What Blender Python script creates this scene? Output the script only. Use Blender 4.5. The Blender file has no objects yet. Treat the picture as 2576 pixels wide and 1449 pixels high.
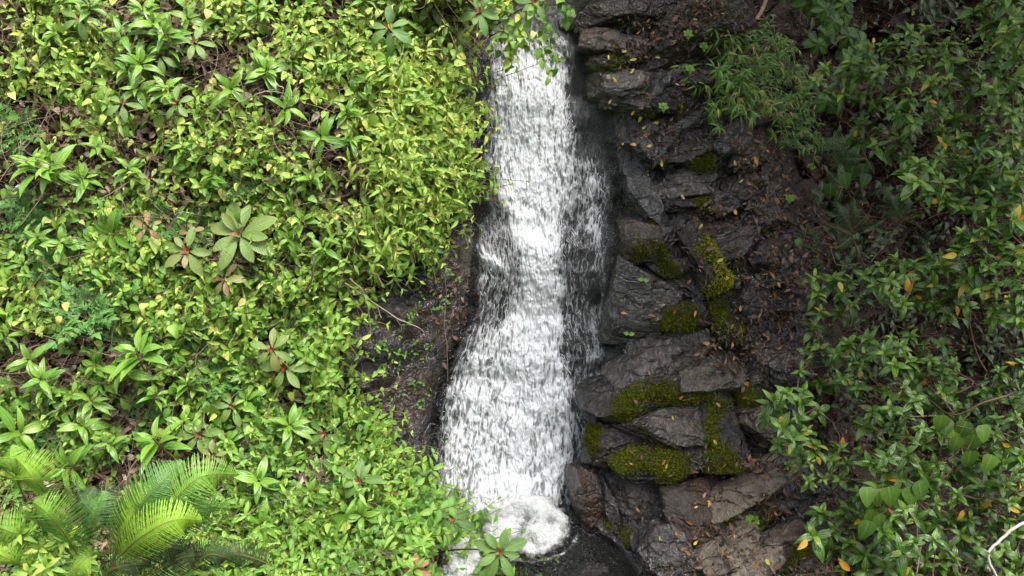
import bpy, bmesh, math, random
import numpy as np
from mathutils import Vector
random.seed(7)
rng = np.random.default_rng(11)
R = math.radians
scn = bpy.context.scene
COL = scn.collection

# ------------------------------------------------------------------ camera, sky, sun, exposure
PITCH = R(40); D = 5.0; K = 6.0 / 2576
RX = np.array([1.0, 0, 0])
UP = np.array([0, math.sin(PITCH), math.cos(PITCH)])       # up along the slope
NO = np.array([0, -math.cos(PITCH), math.sin(PITCH)])      # out of the slope
ZV = np.array([0, 0, 1.0])
cam = bpy.data.cameras.new('camera'); cam.sensor_width = 36; cam.lens = 30
cam.clip_start = 0.05; cam.clip_end = 500
camo = bpy.data.objects.new('camera', cam); COL.objects.link(camo)
camo.location = Vector(NO * D); camo.rotation_euler = (R(90) - PITCH, 0, 0)
scn.camera = camo

SUN = Vector((0.30, 0.05, 0.95)).normalized()
w = bpy.data.worlds.new('World'); scn.world = w; w.use_nodes = True
wn = w.node_tree.nodes; wl_ = w.node_tree.links
sky = wn.new('ShaderNodeTexSky'); sky.sky_type = 'NISHITA'; sky.sun_disc = False
sky.sun_elevation = math.asin(SUN.z); sky.sun_rotation = math.atan2(SUN.x, SUN.y)
sky.dust_density = 6; sky.ozone_density = 0.6; sky.air_density = 1.0
hs = wn.new('ShaderNodeHueSaturation'); hs.inputs['Saturation'].default_value = 0.5
wl_.new(sky.outputs[0], hs.inputs['Color']); wl_.new(hs.outputs[0], wn['Background'].inputs['Color'])
wn['Background'].inputs['Strength'].default_value = 0.15
sl = bpy.data.lights.new('sun', 'SUN'); sl.energy = 1.3; sl.angle = R(16); sl.color = (1, 0.96, 0.9)
so = bpy.data.objects.new('sun', sl); COL.objects.link(so); so.rotation_euler = SUN.to_track_quat('Z', 'Y').to_euler()
scn.view_settings.view_transform = 'Standard'; scn.view_settings.look = 'None'
scn.view_settings.gamma = 1; scn.view_settings.use_curve_mapping = False
scn.view_settings.exposure = 1.55
scn.cycles.max_bounces = 7; scn.cycles.transparent_max_bounces = 10

# ------------------------------------------------------------------ numeric helpers
def sst(a, b, x):
    t = np.clip((np.asarray(x, float) - a) / (b - a), 0, 1); return t * t * (3 - 2 * t)
_perm = np.random.default_rng(3).permutation(512).astype(np.int64); _perm = np.concatenate([_perm, _perm, _perm, _perm])
_g3 = np.random.default_rng(5).normal(size=(512, 3)); _g3 /= np.linalg.norm(_g3, axis=1)[:, None]
def perlin(p):
    p = np.asarray(p, float); i = np.floor(p).astype(np.int64); f = p - i; i = i & 511
    u = f * f * f * (f * (f * 6 - 15) + 10); out = np.zeros(p.shape[:-1])
    for dx in (0, 1):
        for dy in (0, 1):
            for dz in (0, 1):
                h = _perm[_perm[_perm[(i[..., 0] + dx) & 511] + ((i[..., 1] + dy) & 511)] + ((i[..., 2] + dz) & 511)] & 511
                g = _g3[h]
                d = g[..., 0] * (f[..., 0] - dx) + g[..., 1] * (f[..., 1] - dy) + g[..., 2] * (f[..., 2] - dz)
                wx = u[..., 0] if dx else 1 - u[..., 0]; wy = u[..., 1] if dy else 1 - u[..., 1]; wz = u[..., 2] if dz else 1 - u[..., 2]
                out += wx * wy * wz * d
    return out
def p2(x, y, s, z=0.0):
    x = np.asarray(x, float); y = np.asarray(y, float)
    return perlin(np.stack([x * s + 100.3, y * s + 71.7, np.zeros_like(x) + z + 9.37], -1)) * 1.5
def fbm(x, y, s, o=3, z=0.0):
    r = 0; a = 1
    for k in range(o): r = r + a * p2(x, y, s * 2 ** k, z + 3.7 * k); a *= 0.5
    return r
def nrm(v): return v / np.maximum(np.linalg.norm(v, axis=-1, keepdims=True), 1e-9)
def W3(X, V, H):
    X, V, H = np.broadcast_arrays(np.asarray(X, float), V, H)
    return X[..., None] * RX + V[..., None] * UP + H[..., None] * NO
def inpoly(x, y, poly):
    x = np.asarray(x, float); y = np.asarray(y, float); c = np.zeros(x.shape, bool); n = len(poly)
    for i in range(n):
        x1, y1 = poly[i]; x2, y2 = poly[(i + 1) % n]
        if y1 == y2: continue
        c ^= ((y1 > y) != (y2 > y)) & (x < (x2 - x1) * (y - y1) / (y2 - y1) + x1)
    return c

# ------------------------------------------------------------------ the lie of the land (slope units; a, b are K-metre units from the top left)
def pl(b, pts): ys = [p[1] for p in pts]; xs = [p[0] for p in pts]; return np.interp(b, ys, xs)
BANK = [(1330, -300), (1270, 0), (1160, 60), (1085, 130), (1130, 260), (1142, 480), (1130, 530), (1035, 630), (880, 685), (815, 760), (800, 900),
        (800, 980), (870, 1020), (920, 1080), (975, 1150), (1030, 1195), (1060, 1265), (1175, 1310), (1195, 1370), (1140, 1449), (1100, 1800)]
WLE = [(1240, -200), (1228, 110), (1213, 300), (1210, 480), (1203, 600), (1196, 700), (1190, 790), (1140, 900), (1108, 990), (1090, 1130), (1095, 1270), (1100, 1400)]
WRE = [(1470, -200), (1480, 110), (1530, 300), (1560, 500), (1560, 700), (1560, 900), (1530, 990), (1500, 1100), (1480, 1300), (1500, 1400)]
V0 = (724.5 - 1285) * K
POOLR = [(1470, 1200), (1450, 1290), (1545, 1350), (1640, 1460), (1760, 1620), (1900, 2000)]
_ft = np.random.default_rng(21).random((4096, 5))
def facets(X, V, sx_, sy_, rot, seed=0):
    """broken planes: every cell has its own height and tilt"""
    c, n = math.cos(rot), math.sin(rot); u = (X * c + V * n) / sx_; v = (-X * n + V * c) / sy_; iu = np.floor(u).astype(np.int64); iv = np.floor(v).astype(np.int64)
    best = np.full(np.shape(u), 9.0); out = np.zeros(np.shape(u))
    for di in (-1, 0, 1):
        for dj in (-1, 0, 1):
            r = _ft[((iu + di) * 73 + (iv + dj) * 179 + seed * 911) & 4095]; du = u - (iu + di + r[..., 0]); dv = v - (iv + dj + r[..., 1]); d = du * du + dv * dv
            k = d < best; best = np.where(k, d, best); out = np.where(k, (r[..., 2] - .5) + (r[..., 3] - .5) * 1.3 * du + (r[..., 4] - .5) * 1.3 * dv, out)
    return out
def land(X, V):
    a = X / K + 1288; b = 724.5 - V / K
    lift = np.clip(1.19 * (V0 - V), 0, 3.0)                      # the pool level, seen from the slope
    n1 = fbm(X, V, 1.1, 3); n2 = fbm(X, V, 4.0, 3, 5.0); n3 = fbm(X, V, 14.0, 3, 8.0)
    fx1 = facets(X + .05 * n2, V + .05 * n2, .42, .20, .55, 1); fx2 = facets(X + .02 * n3, V + .03 * n2, .17, .085, .65, 2)
    wle = pl(b, WLE); wre = pl(b, WRE)
    # left rock face
    Hl = 0.02 + 0.26 * sst(20, 330, wle - a) + (0.07 * n2 + 0.026 * n3 + 0.10 * fx1 + .05 * fx2) * sst(30, 170, wle - a) + lift
    # left soil bank
    e = pl(b, BANK) + 22 * n2
    mound = 0.40 + 0.10 * n1 + 0.05 * n2 + 0.018 * n3 + 0.22 * sst(900, 1449, b) + 0.9 * lift
    tb = sst(-10, 120, e - a)
    Hl = Hl * (1 - tb) + np.maximum(mound, Hl) * tb
    # right rocks and the dark hollow behind the shrubs
    Hr = 0.06 + 0.05 * sst(0, 150, a - wre) + 0.04 * n2 + 0.010 * n3 + (.13 * fx1 + .06 * fx2) * sst(25, 110, a - wre)
    dl = pl(b, [(1840, -200), (1860, 60), (1800, 130), (1850, 300), (1960, 500), (2010, 700), (2050, 900), (2010, 1100), (2150, 1300), (2250, 1449)])
    Hr = Hr - 1.05 * sst(-40, 330, a - dl) - 0.35 * sst(150, 10, b) * sst(1800, 1950, a) + 0.10 * n1 * sst(0, 200, a - dl)
    Hr = Hr + lift + 0.25 * sst(1150, 1449, b) * sst(1600, 1800, a)
    # stream bed
    Hc = -0.05 + 0.025 * n2 + 0.008 * n3 - 0.03 * sst(640, 720, b) + 0.05 * sst(560, 640, b) * sst(800, 700, b) - 0.03 * sst(900, 960, b)
    Hc = Hc + 0.03 * sst(1180, 1260, b)
    h = np.where(a < (wle + wre) / 2,
                 Hl + (Hc - Hl) * sst(-50, 5, a - wle),
                 Hr + (Hc - Hr) * sst(-30, 35, wre - a))
    pr = pl(b, POOLR)
    pool = sst(0, 0.15, V0 - V - 0.03) * sst(-20, 60, pr - a) * sst(-20, 40, a - 1090)
    h = h * (1 - pool) + (1.19 * (V0 - V) - 0.30) * pool
    top = np.clip((110 - b) * K, 0, None)                        # above the lip the bed runs back
    back = sst(-60, 40, a - 1230) * sst(1560, 1440, a)
    h = h - 1.1 * np.minimum(top, 0.9) * back
    return h

GX = np.arange(-4.2, 4.2, 0.015); GV = np.arange(-3.0, 3.0, 0.015)
_gx, _gv = np.meshgrid(GX, GV)
LANDG = land(_gx, _gv); SURFG = LANDG.copy()
def glook(G, X, V):
    i = np.clip((np.asarray(X, float) - GX[0]) / 0.015, 0, len(GX) - 1.001); j = np.clip((np.asarray(V, float) - GV[0]) / 0.015, 0, len(GV) - 1.001)
    i0 = i.astype(int); j0 = j.astype(int); fi = i - i0; fj = j - j0
    return (G[j0, i0] * (1 - fi) + G[j0, i0 + 1] * fi) * (1 - fj) + (G[j0 + 1, i0] * (1 - fi) + G[j0 + 1, i0 + 1] * fi) * fj
def spot(a, b, dh=0.0, surf=True, it=7):
    """slope coordinates of the ground at a place, dh above it"""
    a = np.asarray(a, float); b = np.asarray(b, float); G = SURFG if surf else LANDG
    x0 = (a - 1288) * K; v0 = (724.5 - b) * K; H = np.zeros(np.broadcast(a, b).shape)
    for _ in range(it):
        s = (D - H) / D; H = glook(G, x0 * s, v0 * s) + dh
    s = (D - H) / D
    return x0 * s, v0 * s, H
def spotw(a, b, dh=0.0, surf=True): return W3(*spot(a, b, dh, surf))
def freew(a, b, H):
    a = np.asarray(a, float); s = (D - np.asarray(H, float)) / D
    return W3((a - 1288) * K * s, (724.5 - np.asarray(b, float)) * K * s, H)

# ------------------------------------------------------------------ mesh builder
class MB:
    def __init__(s): s.v = []; s.q = []; s.t = []; s.tint = []; s.luv = []; s.n = 0
    def add(s, v, q=None, t=None, tint=0.5, luv=None):
        v = np.asarray(v, float).reshape(-1, 3); m = len(v)
        if q is not None and len(q): s.q.append(np.asarray(q, np.int64) + s.n)
        if t is not None and len(t): s.t.append(np.asarray(t, np.int64) + s.n)
        s.v.append(v); s.tint.append(np.broadcast_to(np.asarray(tint, float), (m,)).copy())
        s.luv.append(np.zeros((m, 3)) if luv is None else np.asarray(luv, float).reshape(-1, 3)); s.n += m
    def mesh(s, name, mat):
        me = bpy.data.meshes.new(name)
        v = np.concatenate(s.v) if s.v else np.zeros((0, 3))
        q = np.concatenate(s.q) if s.q else np.zeros((0, 4), np.int64); t = np.concatenate(s.t) if s.t else np.zeros((0, 3), np.int64)
        me.vertices.add(len(v)); me.vertices.foreach_set('co', v.astype(np.float32).ravel())
        li = np.concatenate([q.ravel(), t.ravel()]); me.loops.add(len(li)); me.loops.foreach_set('vertex_index', li.astype(np.int32))
        st = np.concatenate([np.arange(len(q)) * 4, len(q) * 4 + np.arange(len(t)) * 3]).astype(np.int32)
        tot = np.concatenate([np.full(len(q), 4), np.full(len(t), 3)]).astype(np.int32)
        me.polygons.add(len(st)); me.polygons.foreach_set('loop_start', st); me.polygons.foreach_set('loop_total', tot)
        me.polygons.foreach_set('use_smooth', np.ones(len(st), bool))
        a = me.attributes.new('tint', 'FLOAT', 'POINT'); a.data.foreach_set('value', np.concatenate(s.tint).astype(np.float32))
        a = me.attributes.new('luv', 'FLOAT_VECTOR', 'POINT'); a.data.foreach_set('vector', np.concatenate(s.luv).astype(np.float32).ravel())
        me.update(calc_edges=True)
        if mat: me.materials.append(mat)
        return me
    def build(s, name, mat, parent=None):
        o = bpy.data.objects.new(name, s.mesh(name, mat)); COL.objects.link(o)
        if parent: o.parent = parent
        return o
def attr(me, name, val):
    a = me.attributes.new(name, 'FLOAT', 'POINT'); a.data.foreach_set('value', np.asarray(val, np.float32).ravel())
def thing(name, label, cat, loc=(0, 0, 0), group=None):
    o = bpy.data.objects.new(name, None); o.empty_display_size = 0.05; COL.objects.link(o); o.location = Vector(loc)
    o['label'] = label; o['category'] = cat
    if group: o['group'] = group
    return o
def tag(o, label, cat, group=None, kind=None):
    o['label'] = label; o['category'] = cat
    if group: o['group'] = group
    if kind: o['kind'] = kind
    return o

PROF = {
    'ovate': lambda v: np.sin(np.pi * np.clip(v, 0.012, 1) ** 0.78) ** 0.9 * (1 - 0.25 * v) * 1.1,
    'lance': lambda v: np.sin(np.pi * np.clip(v, 0.012, 1) ** 0.85) ** 1.15,
    'obov': lambda v: np.sin(np.pi * np.clip(v, 0.02, 1) ** 1.25) ** 0.75,
    'heart': lambda v: np.where(v < 0.12, 0.55 + v * 3.2, (np.clip(1 - v, 0, 1) / 0.88) ** 0.62 * (0.95 + 0.2 * np.sin(np.pi * v))),
    'strap': lambda v: np.clip(np.sin(np.pi * np.clip(v, 0.01, 1) ** 0.6), 0, 1) ** 0.8,
}
def leaves(mb, base, t, n, L, Wd, fold=0.25, curl=0.6, prof='ovate', nv=6, tint=0.5, wav=0.0, twist=0.0):
    base = np.atleast_2d(base); N = len(base)
    if N == 0: return
    t = nrm(np.broadcast_to(t, (N, 3))); n = np.broadcast_to(n, (N, 3)); n = nrm(n - (n * t).sum(1, keepdims=True) * t)
    s = np.cross(t, n); f1 = lambda x: np.broadcast_to(np.asarray(x, float), (N,))[:, None]
    L = f1(L); Wd = f1(Wd); fold = f1(fold); curl = f1(curl); twist = f1(twist)
    v = np.linspace(0, 1, nv + 1)[None, :]; pw = PROF[prof](v); pw = np.maximum(pw, 0.015) * Wd / 2
    th = curl * v; al = L * (v - curl ** 2 * v ** 3 / 6); dn = -L * curl * v ** 2 / 2
    c = base[:, None, :] + al[..., None] * t[:, None] + dn[..., None] * n[:, None]
    nn = np.cos(th)[..., None] * n[:, None] + np.sin(th)[..., None] * t[:, None]
    tw = twist * v; sd = np.cos(tw)[..., None] * s[:, None] + np.sin(tw)[..., None] * nn
    nn2 = np.cross(sd, nrm(np.gradient(c, axis=1)));
    pts = np.empty((N, nv + 1, 3, 3)); wv = 0
    if wav: wv = (np.sin(v * 19 + f1(np.arange(N) * 1.7)) * wav * Wd)[..., None] * nn
    pts[:, :, 1] = c
    pts[:, :, 0] = c - (pw * np.cos(fold))[..., None] * sd + (pw * np.sin(fold))[..., None] * nn + wv
    pts[:, :, 2] = c + (pw * np.cos(fold))[..., None] * sd + (pw * np.sin(fold))[..., None] * nn - wv
    idx = np.arange(N * (nv + 1) * 3).reshape(N, nv + 1, 3)
    q = np.concatenate([np.stack([idx[:, :-1, k], idx[:, :-1, k + 1], idx[:, 1:, k + 1], idx[:, 1:, k]], -1).reshape(-1, 4) for k in (0, 1)])
    luv = np.zeros((N, nv + 1, 3, 3)); luv[..., 0] = np.array([0, 0.5, 1])[None, None, :]; luv[..., 1] = v[..., None]
    luv[..., 2] = np.random.default_rng(N).random(N)[:, None, None]
    mb.add(pts, q, tint=np.repeat(f1(tint)[:, 0], (nv + 1) * 3), luv=luv)
def tubes(mb, P, rad, sides=5, tint=0.5):
    P = np.asarray(P, float)
    if P.ndim == 2: P = P[None]
    M, n, _ = P.shape
    if M == 0: return
    rad = np.broadcast_to(np.asarray(rad, float), (M, n)); T = nrm(np.gradient(P, axis=1))
    ref = nrm(np.array([0.31, 0.52, 0.79]) + 0 * T); b1 = nrm(np.cross(T, ref)); b2 = np.cross(T, b1)
    an = np.arange(sides) * 2 * np.pi / sides
    ring = P[:, :, None] + rad[..., None, None] * (np.cos(an)[:, None] * b1[:, :, None] + np.sin(an)[:, None] * b2[:, :, None])
    idx = np.arange(M * n * sides).reshape(M, n, sides); nx = np.roll(idx, -1, 2)
    q = np.stack([idx[:, :-1], nx[:, :-1], nx[:, 1:], idx[:, 1:]], -1).reshape(-1, 4)
    mb.add(ring, q, tint=np.repeat(np.broadcast_to(np.asarray(tint, float), (M,)), n * sides))
def spline(pts, n):
    pts = np.asarray(pts, float); m = len(pts)
    if m == 2: return pts[0] + np.linspace(0, 1, n)[:, None] * (pts[1] - pts[0])
    e = np.vstack([2 * pts[0] - pts[1], pts, 2 * pts[-1] - pts[-2]]); u = np.linspace(0, m - 1 - 1e-6, n); i = u.astype(int); f = (u - i)[:, None]
    p0, p1, p2_, p3 = e[i], e[i + 1], e[i + 2], e[i + 3]
    return 0.5 * (2 * p1 + (p2_ - p0) * f + (2 * p0 - 5 * p1 + 4 * p2_ - p3) * f ** 2 + (3 * p1 - p0 - 3 * p2_ + p3) * f ** 3)
def rdir(N): return nrm(rng.normal(size=(N, 3)))

# ------------------------------------------------------------------ materials
class NT:
    def __init__(s, name):
        s.m = bpy.data.materials.new(name); s.m.use_nodes = True; s.t = s.m.node_tree; s.n = s.t.nodes; s.n.clear()
        s.out = s.n.new('ShaderNodeOutputMaterial')
    def node(s, ty, **kw):
        o = s.n.new(ty)
        for k, v in kw.items():
            if k.startswith('_'): setattr(o, k[1:], v)
            else: s.set(o.inputs[k.replace('__', ' ')] if not k.startswith('i') or not k[1:].isdigit() else o.inputs[int(k[1:])], v)
        return o
    def set(s, inp, v):
        if isinstance(v, bpy.types.NodeSocket): s.t.links.new(v, inp)
        else: inp.default_value = v
    def math(s, op, a, b=0.5, c=None, clamp=False):
        o = s.n.new('ShaderNodeMath'); o.operation = op; o.use_clamp = clamp; s.set(o.inputs[0], a); s.set(o.inputs[1], b)
        if c is not None: s.set(o.inputs[2], c)
        return o.outputs[0]
    def step(s, x, lo, hi):
        o = s.n.new('ShaderNodeMapRange'); o.interpolation_type = 'SMOOTHSTEP'; s.set(o.inputs[0], x); s.set(o.inputs[1], lo); s.set(o.inputs[2], hi)
        return o.outputs[0]
    def mix(s, f, a, b):
        o = s.n.new('ShaderNodeMix'); o.data_type = 'RGBA'; s.set(o.inputs[0], f); s.set(o.inputs[6], a if isinstance(a, bpy.types.NodeSocket) else (*a, 1)); s.set(o.inputs[7], b if isinstance(b, bpy.types.NodeSocket) else (*b, 1))
        return o.outputs[2]
    def fmix(s, f, a, b):
        o = s.n.new('ShaderNodeMix'); s.set(o.inputs[0], f); s.set(o.inputs[2], a); s.set(o.inputs[3], b); return o.outputs[0]
    def attr(s, name, ty='GEOMETRY'):
        o = s.n.new('ShaderNodeAttribute'); o.attribute_type = ty; o.attribute_name = name; return o
    def noise(s, vec, sc, det=4, ro=0.55, dist=0.0):
        o = s.n.new('ShaderNodeTexNoise'); o.inputs['Scale'].default_value = sc; o.inputs['Detail'].default_value = det; o.inputs['Roughness'].default_value = ro; o.inputs['Distortion'].default_value = dist
        if vec is not None: s.t.links.new(vec, o.inputs['Vector'])
        return o.outputs[0]
    def ramp(s, f, stops):
        o = s.n.new('ShaderNodeValToRGB'); e = o.color_ramp.elements
        while len(e) < len(stops): e.new(0.5)
        for k, (p, c) in enumerate(stops): e[k].position = p; e[k].color = (*c, 1)
        s.t.links.new(f, o.inputs[0]); return o.outputs[0]
    def bump(s, h, st, dist, nin=None):
        o = s.n.new('ShaderNodeBump'); o.inputs['Strength'].default_value = st; o.inputs['Distance'].default_value = dist; s.t.links.new(h, o.inputs['Height'])
        if nin: s.t.links.new(nin, o.inputs['Normal'])
        return o.outputs[0]
    def bsdf(s, col, ro=0.5, nor=None, spec=0.5, **kw):
        o = s.n.new('ShaderNodeBsdfPrincipled'); s.set(o.inputs['Base Color'], col if isinstance(col, bpy.types.NodeSocket) else (*col, 1)); s.set(o.inputs['Roughness'], ro)
        s.set(o.inputs['Specular IOR Level'], spec)
        if nor: s.t.links.new(nor, o.inputs['Normal'])
        return o.outputs[0]
    def fin(s, sh): s.t.links.new(sh, s.out.inputs['Surface']); return s.m
    def pos(s): return s.n.new('ShaderNodeTexCoord').outputs['Object']

def leafmat(name, stops, ro=0.42, trans=0.28, veins=0, spec=0.5, blotch=0.12):
    s = NT(name); tint = s.attr('tint').outputs['Fac']; luv = s.attr('luv').outputs['Vector']
    sp = s.n.new('ShaderNodeSeparateXYZ'); s.t.links.new(luv, sp.inputs[0]); u, v, rr = sp.outputs
    geo = s.n.new('ShaderNodeNewGeometry').outputs['Position']
    nb = s.noise(geo, 60, 2)
    f = s.math('ADD', tint, s.math('MULTIPLY', s.math('SUBTRACT', nb, 0.5), blotch * 2), clamp=True)
    col = s.ramp(f, stops)
    uu = s.math('ABSOLUTE', s.math('SUBTRACT', u, 0.5))
    if veins == 1:       # lengthwise grooves either side of the midrib
        g = s.math('SINE', s.math('MULTIPLY', uu, 25.0)); h = g
        col = s.mix(s.math('MULTIPLY', s.step(g, 0.3, 1.0), 0.35), col, (0.30, 0.42, 0.12))
    elif veins == 2:     # ribs slanting off the midrib
        g = s.math('SINE', s.math('MULTIPLY', s.math('SUBTRACT', v, s.math('MULTIPLY', uu, 0.5)), 75.0)); h = g
        mid = s.step(uu, 0.06, 0.02); col = s.mix(s.math('MULTIPLY', mid, 0.28), col, (0.30, 0.36, 0.12))
        col = s.mix(s.math('MULTIPLY', s.step(g, 0.6, 1.0), 0.22), col, (0.33, 0.37, 0.15))
    else:
        h = s.math('SINE', s.math('MULTIPLY', s.math('ADD', v, uu), 40.0))
        mid = s.step(uu, 0.10, 0.02); col = s.mix(s.math('MULTIPLY', mid, 0.25), col, (0.36, 0.42, 0.14))
    nor = s.bump(s.math('ADD', h, s.math('MULTIPLY', nb, 0.8)), 0.25, 0.003)
    b = s.bsdf(col, ro, nor, spec)
    tr = s.n.new('ShaderNodeBsdfTranslucent'); s.t.links.new(col, tr.inputs[0]); s.t.links.new(nor, tr.inputs['Normal'])
    mx = s.n.new('ShaderNodeMixShader'); mx.inputs[0].default_value = trans
    s.t.links.new(b, mx.inputs[1]); s.t.links.new(tr.outputs[0], mx.inputs[2])
    return s.fin(mx.outputs[0])
def twigmat(name, c1, c2, ro=0.8):
    s = NT(name); p = s.pos(); f = s.noise(p, 30, 4); t = s.attr('tint').outputs['Fac']
    col = s.mix(s.math('ADD', s.math('MULTIPLY', t, 0.7), s.math('MULTIPLY', s.math('SUBTRACT', f, 0.5), 0.8), clamp=True), c1, c2)
    return s.fin(s.bsdf(col, ro, s.bump(f, 0.5, 0.004), 0.3))
G_LIME = [(0.0, (0.055, 0.15, 0.016)), (0.35, (0.13, 0.30, 0.034)), (0.7, (0.29, 0.46, 0.062)), (0.9, (0.54, 0.58, 0.12)), (1.0, (0.66, 0.58, 0.18))]
G_MID = [(0.0, (0.035, 0.11, 0.018)), (0.4, (0.10, 0.25, 0.028)), (0.75, (0.20, 0.36, 0.040)), (1.0, (0.40, 0.46, 0.08))]
G_BLUE = [(0.0, (0.03, 0.11, 0.03)), (0.5, (0.09, 0.26, 0.05)), (1.0, (0.28, 0.38, 0.06))]
G_DARK = [(0.0, (0.016, 0.045, 0.006)), (0.45, (0.042, 0.115, 0.010)), (0.8, (0.105, 0.21, 0.014)), (1.0, (0.20, 0.30, 0.025))]
G_RED = [(0.0, (0.26, 0.035, 0.03)), (0.25, (0.32, 0.16, 0.09)), (0.5, (0.16, 0.24, 0.05)), (0.8, (0.12, 0.25, 0.045)), (1.0, (0.05, 0.13, 0.022))]
G_YEL = [(0.0, (0.55, 0.22, 0.02)), (0.5, (0.62, 0.42, 0.03)), (1.0, (0.55, 0.52, 0.12))]
G_DEAD = [(0.0, (0.05, 0.03, 0.02)), (0.4, (0.16, 0.105, 0.075)), (0.7, (0.32, 0.24, 0.18)), (1.0, (0.58, 0.52, 0.45))]
G_LIT = [(0.0, (0.022, 0.013, 0.010)), (0.45, (0.065, 0.036, 0.024)), (0.75, (0.17, 0.085, 0.048)), (0.92, (0.30, 0.16, 0.08)), (1.0, (0.50, 0.40, 0.12))]
M = dict(
    lime=leafmat('lime_leaf', G_LIME), mid=leafmat('herb_leaf', G_MID), blue=leafmat('feathery_leaf', G_BLUE, 0.5),
    stripe=leafmat('striped_leaf', G_MID, 0.27, 0.22, 1), glossy=leafmat('glossy_leaf', G_DARK, 0.27, 0.14, 1, 0.5),
    dull=leafmat('dull_leaf', G_DARK, 0.5, 0.15), under=leafmat('shade_dark_undergrowth_leaf', [(0, (.008, .020, .005)), (.5, (.018, .05, .010)), (1, (.05, .11, .018))], .55, .08), red=leafmat('ribbed_leaf', G_RED, 0.45, 0.25, 2), ribbed=leafmat('ribbed_dark_leaf', G_DARK, 0.45, 0.18, 2),  # undergrowth leaves coloured darker than the dull ones to deepen the hollow's shade
    yellow=leafmat('yellow_leaf', G_YEL, 0.4, 0.2), dead=leafmat('dead_leaf', G_DEAD, 0.75, 0.1, spec=0.2), litter=leafmat('litter_leaf', G_LIT, 0.45, 0.03, spec=0.4),
    bamboo=leafmat('bamboo_leaf', [(0.0, (0.03, 0.10, 0.012)), (0.5, (0.08, 0.19, 0.016)), (0.8, (0.16, 0.21, 0.02)), (1.0, (0.32, 0.22, 0.10))], 0.5, 0.15),
    fern=leafmat('fern_leaf', [(0.0, (0.07, 0.055, 0.03)), (0.3, (0.05, 0.12, 0.03)), (0.6, (0.10, 0.25, 0.035)), (1.0, (0.26, 0.44, 0.04))], 0.5, 0.25),
    twig=twigmat('dry_twig', (0.06, 0.035, 0.025), (0.38, 0.28, 0.20)), stem=twigmat('green_stem', (0.10, 0.06, 0.03), (0.20, 0.22, 0.05), 0.5),
    bark=twigmat('shrub_bark', (0.09, 0.05, 0.03), (0.26, 0.16, 0.10), 0.65), pale=twigmat('pale_twig', (0.20, 0.16, 0.13), (0.62, 0.58, 0.52)),
    fruit=twigmat('dried_fruit', (0.02, 0.012, 0.010), (0.10, 0.05, 0.04), 0.7), redstem=twigmat('red_stem', (0.06, 0.02, 0.02), (0.15, 0.06, 0.05), 0.4),
)
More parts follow.
